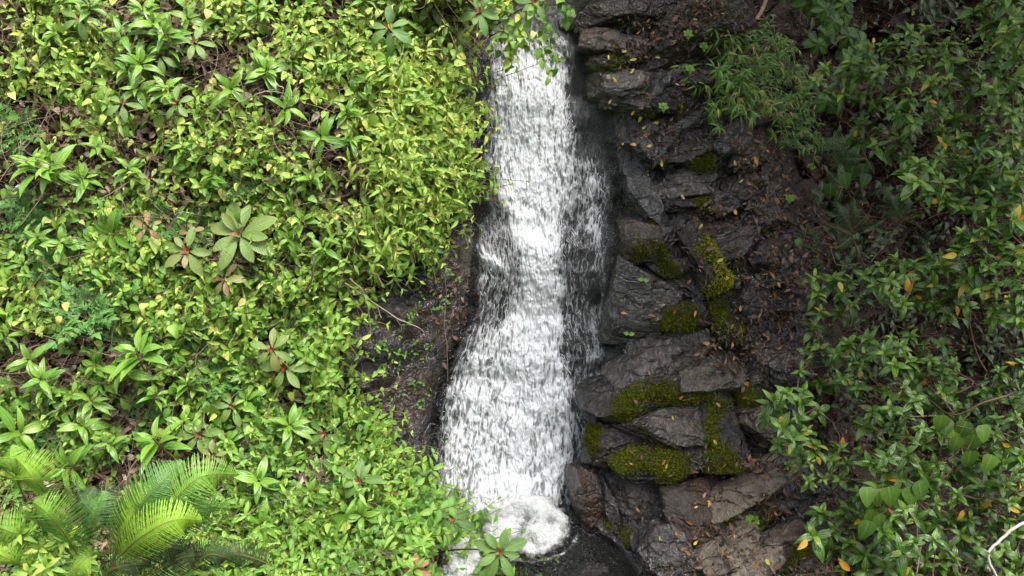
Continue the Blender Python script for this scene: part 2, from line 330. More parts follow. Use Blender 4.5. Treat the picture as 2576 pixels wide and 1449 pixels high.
def rockmat(name, ground=False):
    s = NT(name); p = s.n.new('ShaderNodeNewGeometry').outputs['Position']
    at = lambda n: s.attr(n, 'GEOMETRY' if ground else 'OBJECT').outputs['Fac']
    moss = s.attr('moss').outputs['Fac']; wet = at('wet'); pale = at('pale'); brown = at('brown')
    nA = s.noise(p, 3.0, 5, 0.6); nB = s.noise(p, 14, 6, 0.65, 0.4); nC = s.noise(p, 70, 5, 0.65); nD = s.noise(p, 230, 3, 0.6)
    col = s.mix(s.step(nB, 0.35, 0.68), (0.005, 0.0045, 0.0045), (0.019, 0.017, 0.017))
    col = s.mix(s.math('MULTIPLY', s.step(nA, 0.45, 0.65), 0.6), col, (0.050, 0.038, 0.030))
    col = s.mix(s.math('MULTIPLY', pale, s.math('ADD', .45, s.math('MULTIPLY', s.step(nB, 0.3, 0.6), .5))), col, s.mix(nC, (0.12, 0.10, 0.075), (0.34, 0.29, 0.22)))
    col = s.mix(s.math('MULTIPLY', brown, s.step(nA, 0.3, 0.6)), col, (0.055, 0.024, 0.009))
    spk = s.step(nC, 0.36, 0.30); col = s.mix(s.math('MULTIPLY', spk, 0.7), col, (0.012, 0.011, 0.010))
    spl = s.step(nD, 0.68, 0.76); col = s.mix(s.math('MULTIPLY', spl, 0.35), col, (0.22, 0.20, 0.18))
    if ground:
        soil = s.attr('soil').outputs['Fac']
        sc = s.ramp(nC, [(0.25, (0.010, 0.007, 0.005)), (0.5, (0.030, 0.018, 0.012)), (0.75, (0.075, 0.048, 0.034))])
        col = s.mix(soil, col, sc)
    mm = s.math('ADD', moss, s.math('ADD', s.math('MULTIPLY', s.math('SUBTRACT', nB, 0.5), 0.9), s.math('MULTIPLY', s.math('SUBTRACT', nC, 0.5), 0.7)))
    mk = s.step(mm, 0.40, 0.68)
    mc = s.ramp(s.math('ADD', s.math('MULTIPLY', nC, 0.55), s.math('MULTIPLY', nA, 0.45)), [(0.36, (0.016, 0.022, 0.004)), (0.5, (0.065, 0.085, 0.006)), (0.64, (0.19, 0.22, 0.012))])
    col = s.mix(mk, col, mc)
    ro = s.fmix(wet, s.math('ADD', s.math('MULTIPLY', nB, 0.4), 0.42), s.math('ADD', s.math('MULTIPLY', s.step(nA, 0.35, 0.7), 0.16), 0.13))
    ro = s.fmix(mk, ro, 0.9)
    if ground: ro = s.fmix(soil, ro, 0.8)
    wp = s.n.new('ShaderNodeVectorMath'); wp.operation = 'ADD'; s.t.links.new(p, wp.inputs[0]); wn2 = s.n.new('ShaderNodeTexNoise'); wn2.inputs['Scale'].default_value = 5; wn2.inputs['Detail'].default_value = 4; s.t.links.new(p, wn2.inputs['Vector'])
    ws = s.n.new('ShaderNodeVectorMath'); ws.operation = 'SCALE'; ws.inputs['Scale'].default_value = 0.14; s.t.links.new(wn2.outputs['Color'], ws.inputs[0]); s.t.links.new(ws.outputs[0], wp.inputs[1])
    mq = s.n.new('ShaderNodeMapping'); mq.inputs['Rotation'].default_value = (0.7, -0.55, 0.2); mq.inputs['Scale'].default_value = (2.6, 6.5, 7.5); s.t.links.new(wp.outputs[0], mq.inputs[0])
    vc = s.n.new('ShaderNodeTexVoronoi'); vc.feature = 'DISTANCE_TO_EDGE'; vc.inputs['Scale'].default_value = 1.0; s.t.links.new(mq.outputs[0], vc.inputs['Vector'])
    crack = s.math('MULTIPLY', s.step(vc.outputs['Distance'], 0.035, 0.008), s.step(nA, 0.40, 0.55))
    col = s.mix(s.math('MULTIPLY', crack, 0.85), col, (0.004, 0.004, 0.004))
    # the wrinkled surface of wet rock
    mp = s.n.new('ShaderNodeMapping'); mp.inputs['Scale'].default_value = (1, 0.45, 0.45); mp.inputs['Rotation'].default_value = (0, 0.5, 0); s.t.links.new(p, mp.inputs[0])
    wr = s.math('ABSOLUTE', s.math('SUBTRACT', s.noise(mp.outputs[0], 26, 4, 0.6, 0.9), 0.5))
    h = s.math('ADD', s.math('MULTIPLY', nB, 1.2), s.math('ADD', s.math('MULTIPLY', wr, 1.9), s.math('MULTIPLY', nC, 0.7)))
    h = s.math('ADD', h, s.math('MULTIPLY', s.math('MULTIPLY', mk, nD), 0.8))
    h = s.math('SUBTRACT', h, s.math('MULTIPLY', crack, 0.7)); nor = s.bump(h, 1.0, 0.03)
    sh = s.bsdf(col, ro, nor, s.fmix(mk, s.fmix(wet, 0.35, 0.3), 0.1)); pn = sh.node
    s.set(pn.inputs['Coat Weight'], s.math('MULTIPLY', wet, s.math('SUBTRACT', 1.0, mk))); pn.inputs['Coat Roughness'].default_value = 0.07; norC = s.bump(s.math('ADD', s.math('MULTIPLY', wr, 2.0), s.math('ADD', s.math('MULTIPLY', nB, 1.1), s.math('SUBTRACT', s.math('MULTIPLY', nA, 1.5), s.math('MULTIPLY', crack, 0.6)))), 0.8, 0.028); pn.inputs['Coat IOR'].default_value = 1.75; s.t.links.new(norC, pn.inputs['Coat Normal'])
    return s.fin(sh)
M['rock'] = rockmat('wet_rock'); M['ground'] = rockmat('ground_rock_and_soil', True)
def mossmat():
    s = NT('moss_tuft'); t = s.attr('tint').outputs['Fac']
    col = s.ramp(t, [(0.0, (0.035, 0.042, 0.005)), (0.5, (0.13, 0.15, 0.009)), (1.0, (0.33, 0.36, 0.016))])
    return s.fin(s.bsdf(col, 0.8, None, 0.15))
M['moss'] = mossmat()

def watermat(name, kind):
    s = NT(name); fl = s.attr('luv').outputs['Vector']; cov = s.attr('tint').outputs['Fac']
    if kind == 'fall':
        nz = s.noise(fl, 44, 6, 0.68, 0.35); nf = s.noise(fl, 120, 4, 0.62, 0.3); nl = s.noise(fl, 7, 3, 0.5)
        vo = s.n.new('ShaderNodeTexVoronoi'); vo.feature = 'DISTANCE_TO_EDGE'; vo.inputs['Scale'].default_value = 34
        mixv = s.n.new('ShaderNodeVectorMath'); mixv.operation = 'ADD'; s.t.links.new(fl, mixv.inputs[0])
        nv = s.n.new('ShaderNodeTexNoise'); nv.inputs['Scale'].default_value = 18; nv.inputs['Detail'].default_value = 3; s.t.links.new(fl, nv.inputs['Vector'])
        sc = s.n.new('ShaderNodeVectorMath'); sc.operation = 'SCALE'; sc.inputs['Scale'].default_value = 0.075; s.t.links.new(nv.outputs['Color'], sc.inputs[0])
        s.t.links.new(sc.outputs[0], mixv.inputs[1]); s.t.links.new(mixv.outputs[0], vo.inputs['Vector'])
        rg1 = s.math('SUBTRACT', 1.0, s.math('MULTIPLY', s.math('ABSOLUTE', s.math('SUBTRACT', s.noise(fl, 30, 2, 0.5, 0.4), 0.5)), 5.0), clamp=True)
        rg2 = s.math('SUBTRACT', 1.0, s.math('MULTIPLY', s.math('ABSOLUTE', s.math('SUBTRACT', s.noise(fl, 62, 2, 0.5, 0.3), 0.5)), 5.0), clamp=True)
        lace = s.step(vo.outputs['Distance'], 0.16, 0.0)
        v = s.math('ADD', cov, s.math('MULTIPLY', s.math('SUBTRACT', rg1, 0.55), 0.62))
        v = s.math('ADD', v, s.math('MULTIPLY', s.math('SUBTRACT', rg2, 0.55), 0.42))
        v = s.math('ADD', v, s.math('MULTIPLY', s.math('SUBTRACT', nf, 0.5), 0.5))
        v = s.math('ADD', v, s.math('MULTIPLY', s.math('SUBTRACT', nl, 0.5), 0.55))
        v = s.math('ADD', v, s.math('MULTIPLY', s.math('SUBTRACT', lace, 0.35), 0.22))
        mk = s.math('MULTIPLY', s.math('MULTIPLY', s.step(v, 0.02, 0.92), s.step(cov, 0.02, 0.16)), s.math('ADD', 0.42, s.math('MULTIPLY', s.step(cov, 0.12, 0.55), 0.58)))
        mk = s.math('MAXIMUM', mk, s.math('MULTIPLY', s.step(cov, 0.22, 0.62), s.math('ADD', 0.18, s.math('MULTIPLY', nl, 0.36))))
        mk = s.math('MAXIMUM', mk, s.math('MULTIPLY', s.step(cov, 0.005, 0.14), s.math('MULTIPLY', s.math('MULTIPLY', rg2, nf), 0.16)))
        h = s.math('ADD', s.math('MULTIPLY', rg1, 0.6), s.math('ADD', s.math('MULTIPLY', rg2, 0.3), s.math('MULTIPLY', nf, 0.3)))
        nor = s.bump(h, 0.8, 0.02); norw = s.bump(s.math('ADD', nz, s.math('MULTIPLY', nf, 0.6)), 1.0, 0.02)
    else:
        g = s.n.new('ShaderNodeNewGeometry').outputs['Position']
        nz = s.noise(g, 9, 6, 0.62, 1.0); nf = s.noise(g, 60, 4, 0.6, 0.3); nl = s.noise(g, 24, 3, 0.55, 2.5)
        v = s.math('ADD', cov, s.math('ADD', s.math('MULTIPLY', s.math('SUBTRACT', nz, 0.5), 1.3), s.math('MULTIPLY', s.math('SUBTRACT', nf, 0.5), 0.7)))
        mk = s.math('MULTIPLY', s.step(v, 0.18, 0.98), s.step(cov, 0.0, 0.3)) if kind == 'foam' else s.math('MULTIPLY', s.step(v, 0.6, 1.0), s.step(cov, 0.0, 0.15))
        nor = s.bump(s.math('ADD', nz, s.math('MULTIPLY', nf, 0.7)), 0.9, 0.04); norw = s.bump(s.math('ADD', nl, s.math('MULTIPLY', nf, 0.25)), 1.0, 0.03)
    foam = s.bsdf((0.68, 0.70, 0.72) if kind == 'fall' else (0.66, 0.68, 0.67), 0.55, nor, 0.3)
    tb = s.n.new('ShaderNodeBsdfTransparent'); tb.inputs[0].default_value = (0.82, 0.84, 0.84, 1)
    if kind == 'foam':
        tb.inputs[0].default_value = (1, 1, 1, 1); film = tb.outputs[0]
    else:
        gl = s.n.new('ShaderNodeBsdfGlossy'); gl.inputs['Roughness'].default_value = 0.10; s.t.links.new(norw, gl.inputs['Normal'])
        fr = s.n.new('ShaderNodeFresnel'); fr.inputs['IOR'].default_value = 1.34 if kind == 'fall' else 1.5; s.t.links.new(norw, fr.inputs['Normal'])
        mx = s.n.new('ShaderNodeMixShader'); s.t.links.new(fr.outputs[0], mx.inputs[0]); s.t.links.new(tb.outputs[0], mx.inputs[1]); s.t.links.new(gl.outputs[0], mx.inputs[2]); film = mx.outputs[0]
    m2 = s.n.new('ShaderNodeMixShader'); s.t.links.new(mk, m2.inputs[0]); s.t.links.new(film, m2.inputs[1]); s.t.links.new(foam, m2.inputs[2])
    return s.fin(m2.outputs[0])
M['fall'] = watermat('falling_water', 'fall'); M['pool'] = watermat('pool_water', 'pool'); M['foam'] = watermat('white_froth', 'foam')

# ------------------------------------------------------------------ ground
def axis(lo, hi, st, far):
    core = np.arange(lo, hi + st / 2, st); out = []; x = st
    p = hi
    while p < far: x *= 1.25; p += x; out.append(p)
    n = []; x = st; p = lo
    while p > -far: x *= 1.25; p -= x; n.append(p)
    return np.concatenate([n[::-1], core, out])
ax = axis(-3.4, 3.4, 0.014, 28); av = axis(-2.3, 2.2, 0.014, 24)
gx, gv = np.meshgrid(ax, av); gh = land(gx, gv)
ga = gx / K + 1288; gb = 724.5 - gv / K
mb = MB(); idx = np.arange(gx.size).reshape(gx.shape)
mb.add(W3(gx, gv, gh), np.stack([idx[:-1, :-1], idx[:-1, 1:], idx[1:, 1:], idx[1:, :-1]], -1).reshape(-1, 4))
ground = mb.build('ground', M['ground']); ground['kind'] = 'structure'; ground['label'] = 'steep slope of dark wet rock, soil and litter'
me = ground.data
wle = pl(gb, WLE); wre = pl(gb, WRE); bank = pl(gb, BANK)
soil = sst(-20, 60, bank - ga + 25 * p2(gx, gv, 6))
dlr = pl(gb, [(1800, -200), (1830, 60), (1800, 130), (1840, 300), (1930, 500), (1980, 700), (2010, 900), (2000, 1100), (2150, 1300), (2250, 1449)])
soil = np.maximum(soil, sst(-60, 120, ga - dlr + 60 * p2(gx, gv, 4)))
soil = np.maximum(soil, 0.9 * sst(110, 60, np.abs(gb - (95 - (ga - 1650) * 0.35)) * 2) * sst(1560, 1640, ga) * sst(1900, 1840, ga))
attr(me, 'soil', soil)
leftface = sst(0, 60, wle - ga) * (1 - soil)
attr(me, 'moss', 0.30 * sst(0, 80, ga - wre) * (0.35 + fbm(gx, gv, 3, 2, 31)) + 0.32 * leftface * (0.2 + fbm(gx, gv, 3.4, 2, 17)))
attr(me, 'wet', 1 - 0.9 * soil)
attr(me, 'pale', 0.10 * leftface * sst(0.0, 0.6, fbm(gx, gv, 4.5, 2, 44)))
attr(me, 'brown', np.clip(0.9 * leftface * sst(-0.1, 0.5, fbm(gx, gv, 2.6, 2, 12)) + 0.9 * sst(90, 20, np.abs(ga - 1195)) * sst(500, 600, gb) * sst(760, 700, gb) + 0.8 * sst(0, 40, ga - wre) * sst(230, 300, gb) * sst(400, 330, gb) * sst(1720, 1600, ga), 0, 1))

hx, hy = np.meshgrid(np.arange(-40, 40.1, 1.0), np.arange(0, 26.1, .8)); hn = fbm(hx, hy, .18, 3, 3)  # unseen slope behind the camera, added to darken reflections and low sky light
mb = MB(); ix = np.arange(hx.size).reshape(hx.shape)
mb.add(np.stack([hx, -7.5 - hy * .5 + hn * 1.4, -7.0 + hy * 1.0 + 2.0 * fbm(hx, hy, .35, 3, 8)], -1), np.stack([ix[:-1, :-1], ix[:-1, 1:], ix[1:, 1:], ix[1:, :-1]], -1).reshape(-1, 4))
s = NT('unseen_bank_green'); M['far'] = s.fin(s.bsdf(s.ramp(s.noise(s.pos(), 1.5, 6, .7), [(.3, (.012, .022, .006)), (.7, (.06, .10, .02))]), .9, None, .1))
hill = mb.build('unseen_hillside', M['far']); hill['kind'] = 'structure'; hill['label'] = 'unseen dark green slope added behind the camera to shape reflections and sky light'

# ------------------------------------------------------------------ boulders and slabs on the right bank
_ico = {}
def ico(sub):
    if sub not in _ico:
        b = bmesh.new(); bmesh.ops.create_icosphere(b, subdivisions=sub, radius=1)
        _ico[sub] = (np.array([v.co[:] for v in b.verts]), np.array([[v.index for v in f.verts] for f in b.faces])); b.free()
    return _ico[sub]
# centre a, b; half length, half breadth; turn; height; moss, wet, pale, brown; name; label
ROCKS = [
 (1562, 30, 88, 30, 4, .13, .25, .5, .1, .1, 'rock', 'flat dark slab with mossy lower edge at the top beside the stream lip'),
 (1462, 62, 42, 18, 8, .10, .30, .6, .7, .0, 'rock', 'small pale and mossy rock right at the stream lip'),
 (1753, 66, 98, 52, 32, .22, .24, .35, .25, .1, 'boulder', 'big grey boulder below the dead leaf strip at the top'),
 (1520, 109, 48, 28, -10, .15, .12, .5, .5, .3, 'rock', 'brown rock with one pale square facet near the lip'),
 (1590, 130, 42, 32, -30, .14, .15, .7, .3, .3, 'rock', 'dark lump of rock below the leaf strip beside the pale faceted rock'),
 (1522, 162, 33, 20, -28, .12, .62, .7, .1, .1, 'rock', 'small wedge of rock capped with yellow moss beside the upper fall'),
 (1557, 213, 62, 36, 3, .17, .18, .9, .35, .0, 'boulder', 'rounded shiny boulder with a moss beard beside the upper fall'),
 (1654, 160, 46, 36, 20, .13, .35, .5, .1, .1, 'rock', 'dark slab between the big grey boulder and the rounded shiny one'),
 (1742, 200, 52, 24, -6, .12, .22, .4, .1, .1, 'rock', 'low dark slab left of the bamboo grass under the big grey boulder'),
 (1714, 247, 46, 42, -18, .12, .10, .5, .1, .0, 'rock', 'flat square slab at the left foot of the bamboo grass'),
 (1671, 271, 34, 24, 0, .13, .85, .3, .0, .0, 'rock', 'small rock under a bright yellow green moss cushion'),
 (1578, 258, 50, 20, -12, .10, .45, .9, .0, .2, 'rock', 'mossy ledge just below the rounded shiny boulder'),
 (1632, 386, 50, 20, -42, .12, .18, 1, .0, .0, 'rock', 'narrow shiny slab tilted down to the right, upper one by the fall'),
 (1728, 384, 70, 24, 14, .13, .22, .6, .1, .0, 'rock', 'grey slab above the long mossy ridge'),
 (1768, 410, 74, 18, 4, .13, .62, .5, .0, .0, 'rock', 'long ridge of rock covered in dark moss'),
 (1738, 440, 64, 26, 4, .13, .12, .9, .1, .0, 'rock', 'grey slab right under the long mossy ridge'),
 (1715, 482, 76, 30, 0, .16, .08, .9, .2, .0, 'boulder', 'smooth broad slab over a dark mossy crevice'),
 (1860, 398, 36, 32, 30, .16, .15, .5, .0, .0, 'rock', 'dark knob of rock at the edge of the leaf litter'),
 (1618, 500, 72, 32, -56, .14, .10, 1, .0, .0, 'boulder', 'long shiny slab running steeply down beside the fall'),
 (1862, 487, 46, 34, 20, .13, .20, .4, .1, .0, 'rock', 'dark rough rock in the leaf litter right of the smooth broad slab'),
 (1740, 512, 66, 15, 3, .09, .70, .5, .0, .0, 'rock', 'dark mossy ledge in the crevice under the smooth broad slab'),
 (1825, 522, 42, 16, 22, .12, .15, .4, .3, .3, 'rock', 'small brown wedge above the long brown slab'),
 (1828, 572, 84, 32, 16, .15, .12, .35, .5, .4, 'boulder', 'long brown dry slab rising to the right'),
 (1619, 594, 60, 48, -6, .22, .52, .8, .0, .5, 'boulder', 'round dark mossy boulder with a brown rim beside the fall'),
 (1838, 626, 62, 26, 24, .13, .25, .4, .2, .1, 'rock', 'grey slab below the long brown one'),
 (1763, 650, 34, 62, 34, .14, .95, .3, .0, .0, 'rock', 'steep rock face wholly under bright yellow green moss'),
 (1680, 672, 60, 32, -16, .17, .55, .8, .0, .1, 'boulder', 'dark mossy boulder just below the round one with a brown rim'),
 (1934, 648, 42, 34, 10, .14, .35, .3, .1, .0, 'rock', 'grey rock half buried in leaf litter below the fine twigs'),
 (1629, 768, 88, 84, -8, .19, .05, 1, .1, .0, 'boulder', 'broad smooth wet dome of rock shining beside the fall'),
 (1735, 712, 56, 32, -22, .15, .06, 1, .0, .1, 'boulder', 'shiny wrinkled rock above a brown wet groove'),
 (1738, 797, 60, 36, -10, .13, .72, .5, .0, .0, 'rock', 'moss covered rock with dead leaves below the brown wet groove'),
 (1832, 780, 36, 56, 12, .11, .80, .3, .0, .0, 'rock', 'upright rock filled with green moss in the middle of the bank'),
 (1882, 767, 40, 40, 12, .16, .12, .4, .1, .0, 'rock', 'grey squarish block right of the green moss channel'),
 (1641, 905, 100, 50, 36, .16, .06, 1, .1, .0, 'boulder', 'large shiny slab split by a thin brown seam'),
 (1690, 940, 96, 18, 34, .12, .12, .6, .2, .3, 'rock', 'narrow brown slab edge under the large shiny split slab'),
 (1738, 852, 50, 42, -30, .15, .12, .7, .2, .0, 'rock', 'grey rock between the split slab and the bowl shaped rock'),
 (1813, 941, 84, 46, -6, .17, .22, .7, .35, .1, 'boulder', 'olive grey bowl shaped rock with a moss patch on its top'),
 (1966, 917, 64, 46, -20, .17, .18, .9, .0, .0, 'boulder', 'rough shiny rock touching the shrub leaves on the right bank'),
 (1900, 985, 36, 44, 0, .14, .75, .3, .0, .0, 'rock', 'mossy rock between the bowl shaped rock and the shrub'),
 (1640, 990, 140, 42, 8, .20, .78, .5, .0, .0, 'boulder', 'broad moss covered ledge, top step of the mossy rocks by the fall'),
 (1690, 1072, 118, 40, -8, .22, .26, .8, .3, .1, 'boulder', 'grey ledge with purple brown face set between two mossy ledges'),
 (1712, 1135, 142, 42, 4, .20, .80, .5, .0, .0, 'boulder', 'lowest of the long mossy ledges beside the fall'),
 (1795, 1040, 46, 90, 8, .17, .80, .5, .0, .0, 'boulder', 'mossy buttress closing the ledges on their right'),
 (1556, 1120, 64, 58, -14, .19, .74, .6, .0, .0, 'boulder', 'rounded mossy bulge at the left end of the ledges beside the fall'),
 (1917, 1062, 40, 48, 20, .17, .15, .6, .3, .2, 'boulder', 'pinkish grey boulder under the lower shrub leaves'),
 (1622, 1255, 82, 72, 10, .22, .12, .6, .15, .0, 'boulder', 'smooth grey block with a crack and mossy left side above the pool'),
 (1483, 1258, 48, 66, 6, .20, .30, .8, .0, .9, 'boulder', 'brown stained boulder at the foot of the fall'),
 (1545, 1300, 20, 80, 14, .16, .30, .9, .0, .0, 'rock', 'thin upright wet slab between the stained boulder and the grey block'),
 (1704, 1243, 32, 32, 20, .14, .12, .6, .1, .2, 'rock', 'small dark triangular rock right of the smooth grey block'),
 (1720, 1190, 70, 26, -6, .14, .20, .7, .1, .2, 'rock', 'low wet rock under the lowest mossy ledge'),
 (1850, 1244, 140, 30, 24, .20, .10, .15, 1.0, .1, 'boulder', 'longest pale brown ridge of rock slanting up to the right'),
 (1762, 1335, 62, 82, 8, .15, .10, .3, .22, .6, 'boulder', 'brown rock body below the lower end of the longest pale ridge'),
 (1898, 1170, 74, 19, 34, .14, .18, .15, .9, .0, 'rock', 'upper pale ridge half hidden by shrub leaves'),
 (1850, 1308, 80, 48, 18, .16, .82, .3, .0, .0, 'boulder', 'moss mound carrying a small bright fern'),
 (1684, 1392, 54, 54, 12, .17, .14, 1, .0, .0, 'boulder', 'shiny cracked rock at the pool edge near the bottom'),
 (1612, 1362, 44, 36, -18, .14, .55, .7, .0, .2, 'rock', 'mossy stone under the smooth grey block at the pool edge'),
 (1825, 1386, 78, 26, 28, .16, .10, .15, .95, .1, 'boulder', 'middle pale ridge of rock above the bottom one'),
 (1866, 1428, 76, 34, 24, .17, .12, .15, 1.0, .0, 'boulder', 'bottom pale ridge of rock at the picture edge'),
 (1949, 1368, 62, 20, 20, .14, .20, .3, .5, .3, 'rock', 'flat brown rock right of the moss mound'),
 (1974, 1404, 58, 26, 14, .12, .75, .3, .0, .0, 'rock', 'dark mossy rock between the pale ridges and the lower shrub'),
 (2056, 1428, 60, 36, 24, .18, .30, .4, .2, .0, 'boulder', 'dark dome of rock with mossy rim under the bottom shrub'),
 (1700, 1446, 50, 24, 10, .12, .65, .8, .0, .0, 'rock', 'mossy stone at the pool outlet on the bottom edge'),
]
tuftpts = []
def make_rock(r, seed):
    a, b, ra, rb, rot, hz, moss, wet, pale, brown, name, label = r
    hz = hz * (1.45 if pale > .85 else 1); g = np.random.default_rng(seed); sub = 6 if ra * rb > 1600 else 5
    vs, fs = ico(sub)
    npl = 15; N = nrm(g.normal(size=(npl, 3)) * [1, 1, 0.9]); N[:, 2] = np.abs(N[:, 2]); N[0] = nrm(np.array([g.normal() * .12, g.normal() * .12, 1]))
    dd = g.uniform(0.62, 1.02, npl); dd[0] = 0.66
    box = np.array([[1, 0, 0], [-1, 0, 0], [0, 1, 0], [0, -1, 0], [0, 0, -1.0]]); N = np.vstack([N, box]); dd = np.concatenate([dd, np.full(5, 1.0)])
    p = 44.0
    rad = (np.maximum(vs @ N.T, 0) / dd) ** p; rad = rad.sum(1) ** (-1 / p)
    pts = vs * rad[:, None] * np.array([ra * K * 1.30, rb * K * 1.36, hz * .78])
    off = g.uniform(-50, 50, 3)
    def disp(q): return 0.008 * perlin(q * 7 + off) + 0.006 * perlin(q * 17 + off) + 0.006 * perlin(q * 42 + off)
    strat = 0.003 * np.sin((pts[:, 1] * 0.9 + pts[:, 2] * 0.6) * 90 / (0.6 + rb * K * 3) + 6 * perlin(pts * 3 + off))
    pts = pts + nrm(pts / np.array([ra * K, rb * K, hz]) ) * (disp(pts) * 1.5 + strat)[:, None]
    c, s_ = math.cos(R(rot)), math.sin(R(rot)); x = pts[:, 0] * c - pts[:, 1] * s_; y = pts[:, 0] * s_ + pts[:, 1] * c; z = pts[:, 2].copy()
    tx, ty = g.normal(0, 0.22, 2) ; z = z + tx * x + (ty - 0.08) * y
    X0, V0_, H0 = spot(a, b, 0.0, surf=False); H0 = H0 + hz * 0.10
    m = MB(); loc = W3(x, y, z); m.add(loc, t=fs)
    me = m.mesh(name, M['rock'])
    hm = 0.34 * moss + 0.62 * perlin(np.stack([x, y, z], -1) * 5 + off) + 0.10 * (z / hz) * (moss > .5) - 0.08
    hm = np.clip(np.where(moss > 0.5, hm + 0.20, hm + 0.10), 0, 1)
    attr(me, 'moss', hm)
    o = bpy.data.objects.new(name, me); COL.objects.link(o); o.location = Vector(W3(X0, V0_, H0))
    o['moss'] = moss; o['wet'] = wet; o['pale'] = pale; o['brown'] = brown
    tag(o, label, name, 'rocks of the right bank')
    # stamp the rock into the surface grid
    gi = np.round((X0 + x - GX[0]) / 0.015).astype(int); gj = np.round((V0_ + y - GV[0]) / 0.015).astype(int)
    ok = (gi >= 0) & (gi < len(GX)) & (gj >= 0) & (gj < len(GV)); np.maximum.at(SURFG, (gj[ok], gi[ok]), (H0 + z)[ok])
    # moss tufts: many tiny leaves standing on the mossy part
    if moss > 0.2:
        cand = np.where((hm > 0.42) & (z > -0.3 * hz))[0]
        if len(cand) > 30:
            nt = int(min(12000, 2.2 * ra * rb * sst(0.1, 0.7, moss))); pw_ = sst(.42, .75, hm[cand]) + .03; k = g.choice(cand, nt, p=pw_ / pw_.sum())
            pp = loc[k] + g.normal(0, 0.007, (nt, 3)); nd = nrm(nrm(pp / (np.array([1, 1, 1]) * 0.2)) * 0.5 + NO * 0.8 + g.normal(0, 0.55, (nt, 3)))
            sd = nrm(np.cross(nd, g.normal(size=(nt, 3)))); l = g.uniform(0.004, 0.011, nt)[:, None] * (1.2 if moss > 0.8 else 1)
            tv = np.stack([pp - sd * l * 0.35, pp + sd * l * 0.35, pp + nd * l], 1)
            tm = MB(); bright = 0.22 + 0.10 * (moss > 0.7) + 0.42 * (moss > 0.84) + 0.35 * perlin(pp * 6 + off) + g.normal(0, 0.12, nt)
            tm.add(tv, t=np.arange(nt * 3).reshape(-1, 3), tint=np.repeat(np.clip(bright, 0, 1), 3))
            tm.build('moss', M['moss'], o)
    return o
for i, r in enumerate(ROCKS): make_rock(r, 100 + i)
# fill pinholes of the stamped surface
for _ in range(2):
    P_ = np.pad(SURFG, 1, mode='edge'); nb = np.stack([P_[:-2, 1:-1], P_[2:, 1:-1], P_[1:-1, :-2], P_[1:-1, 2:]]); SURFG = np.maximum(SURFG, np.sort(nb, 0)[1])

# ------------------------------------------------------------------ the fall
fa = np.arange(1050, 1600, 1.6); fb = np.arange(-40, 1335, 1.8); A, B_ = np.meshgrid(fa, fb)
fx = (A - 1288) * K; fv = (724.5 - B_) * K
lo = pl(B_, WLE); hi = pl(B_, WRE)
nE = p2(fx, fv, 9, 2) * 12 + p2(fx, fv, 26, 4) * 7
L2 = pl(B_, [(1238, 0), (1230, 130), (1220, 260), (1216, 440), (1250, 540), (1290, 640), (1288, 700), (1275, 780), (1225, 830), (1160, 900), (1118, 990), (1096, 1130), (1105, 1290)])
R2 = pl(B_, [(1440, 0), (1442, 140), (1450, 300), (1475, 400), (1470, 480), (1440, 560), (1425, 650), (1435, 720), (1438, 900), (1462, 980), (1462, 1060), (1448, 1200), (1438, 1290)])
core = sst(-8, 55, A - L2 + nE) * sst(-8, 50, R2 - A + nE)
cov = core * (0.50 + 0.30 * np.exp(-((A - pl(B_, [(1330, 0), (1330, 500), (1345, 700), (1330, 950), (1270, 1290)])) / 70.0) ** 2))
cov *= 0.55 + 0.45 * sst(120, 215, B_ + 20 * p2(fx, fv, 10)) + 0.35 * sst(1390, 1420, A) * sst(260, 150, B_)   # thin where it slides over the lip
cov += 0.22 * np.exp(-((B_ - 700) / 90.0) ** 2) * sst(60, 0, np.abs(A - 1350))
cov *= .3 + .7 * sst(50, 135, B_ + 25 * p2(fx, fv, 14))
left = sst(-6, 24, A - lo + nE) * (1 - core) * (A < 1340)                                    # lacy strands on the left
cov += left * np.where(B_ < 830, 0.25 * sst(430, 640, B_) + 0.2 * (B_ < 430), 0.3)
cov += 0.5 * left * np.exp(-((B_ - 640 - (A - 1205) * 0.55) / 16.0) ** 2) * sst(1290, 1250, A)
right = sst(-4, 30, hi - A + nE) * (1 - core) * sst(1400, 1440, A)
cov += right * (0.16 * sst(330, 470, B_) * sst(95, 10, A - R2 + 20 * p2(fx, fv, 5)) + 0.05 + 0.09 * p2(fx, fv, 6, 9))
for (ya, yb, xc, wd, am) in [(420, 600, 1490, 22, .22), (640, 830, 1517, 7, .13), (780, 900, 1505, 18, .22), (560, 700, 1500, 16, .16), (960, 1040, 1508 , 14, .95), (1000, 1110, 1500, 8, .35)]:
    cov += .85 * am * sst(ya - 30, ya + 30, B_) * sst(yb + 30, yb - 30, B_) * np.exp(-((A - xc - 8 * p2(fx, fv, 3)) / wd) ** 2)
cov *= sst(-12, 8, A - lo + nE * 0.6) * sst(-10, 12, hi - A + nE)
cov = np.clip(cov, 0, 1)
fh0 = land(fx, fv)
sm = fh0.copy()
for _ in range(6): sm[1:-1, 1:-1] = (sm[:-2, 1:-1] + sm[2:, 1:-1] + sm[1:-1, :-2] + sm[1:-1, 2:]) / 4
lump = p2(fx, fv * 0.45, 17, 1) * 0.5 + p2(fx, fv * 0.5, 42, 6) * 0.35 + p2(fx, fv * 0.6, 95, 9) * 0.2
fh = np.maximum(fh0 * .4 + sm * .6, fh0 - 0.002) + 0.012 + cov * (0.050 + 0.020 * lump) + 0.006 * lump
keep = (A > lo - 14) & (A < hi + 12) & (B_ < 1330)
Fi = np.arange(A.size).reshape(A.shape)
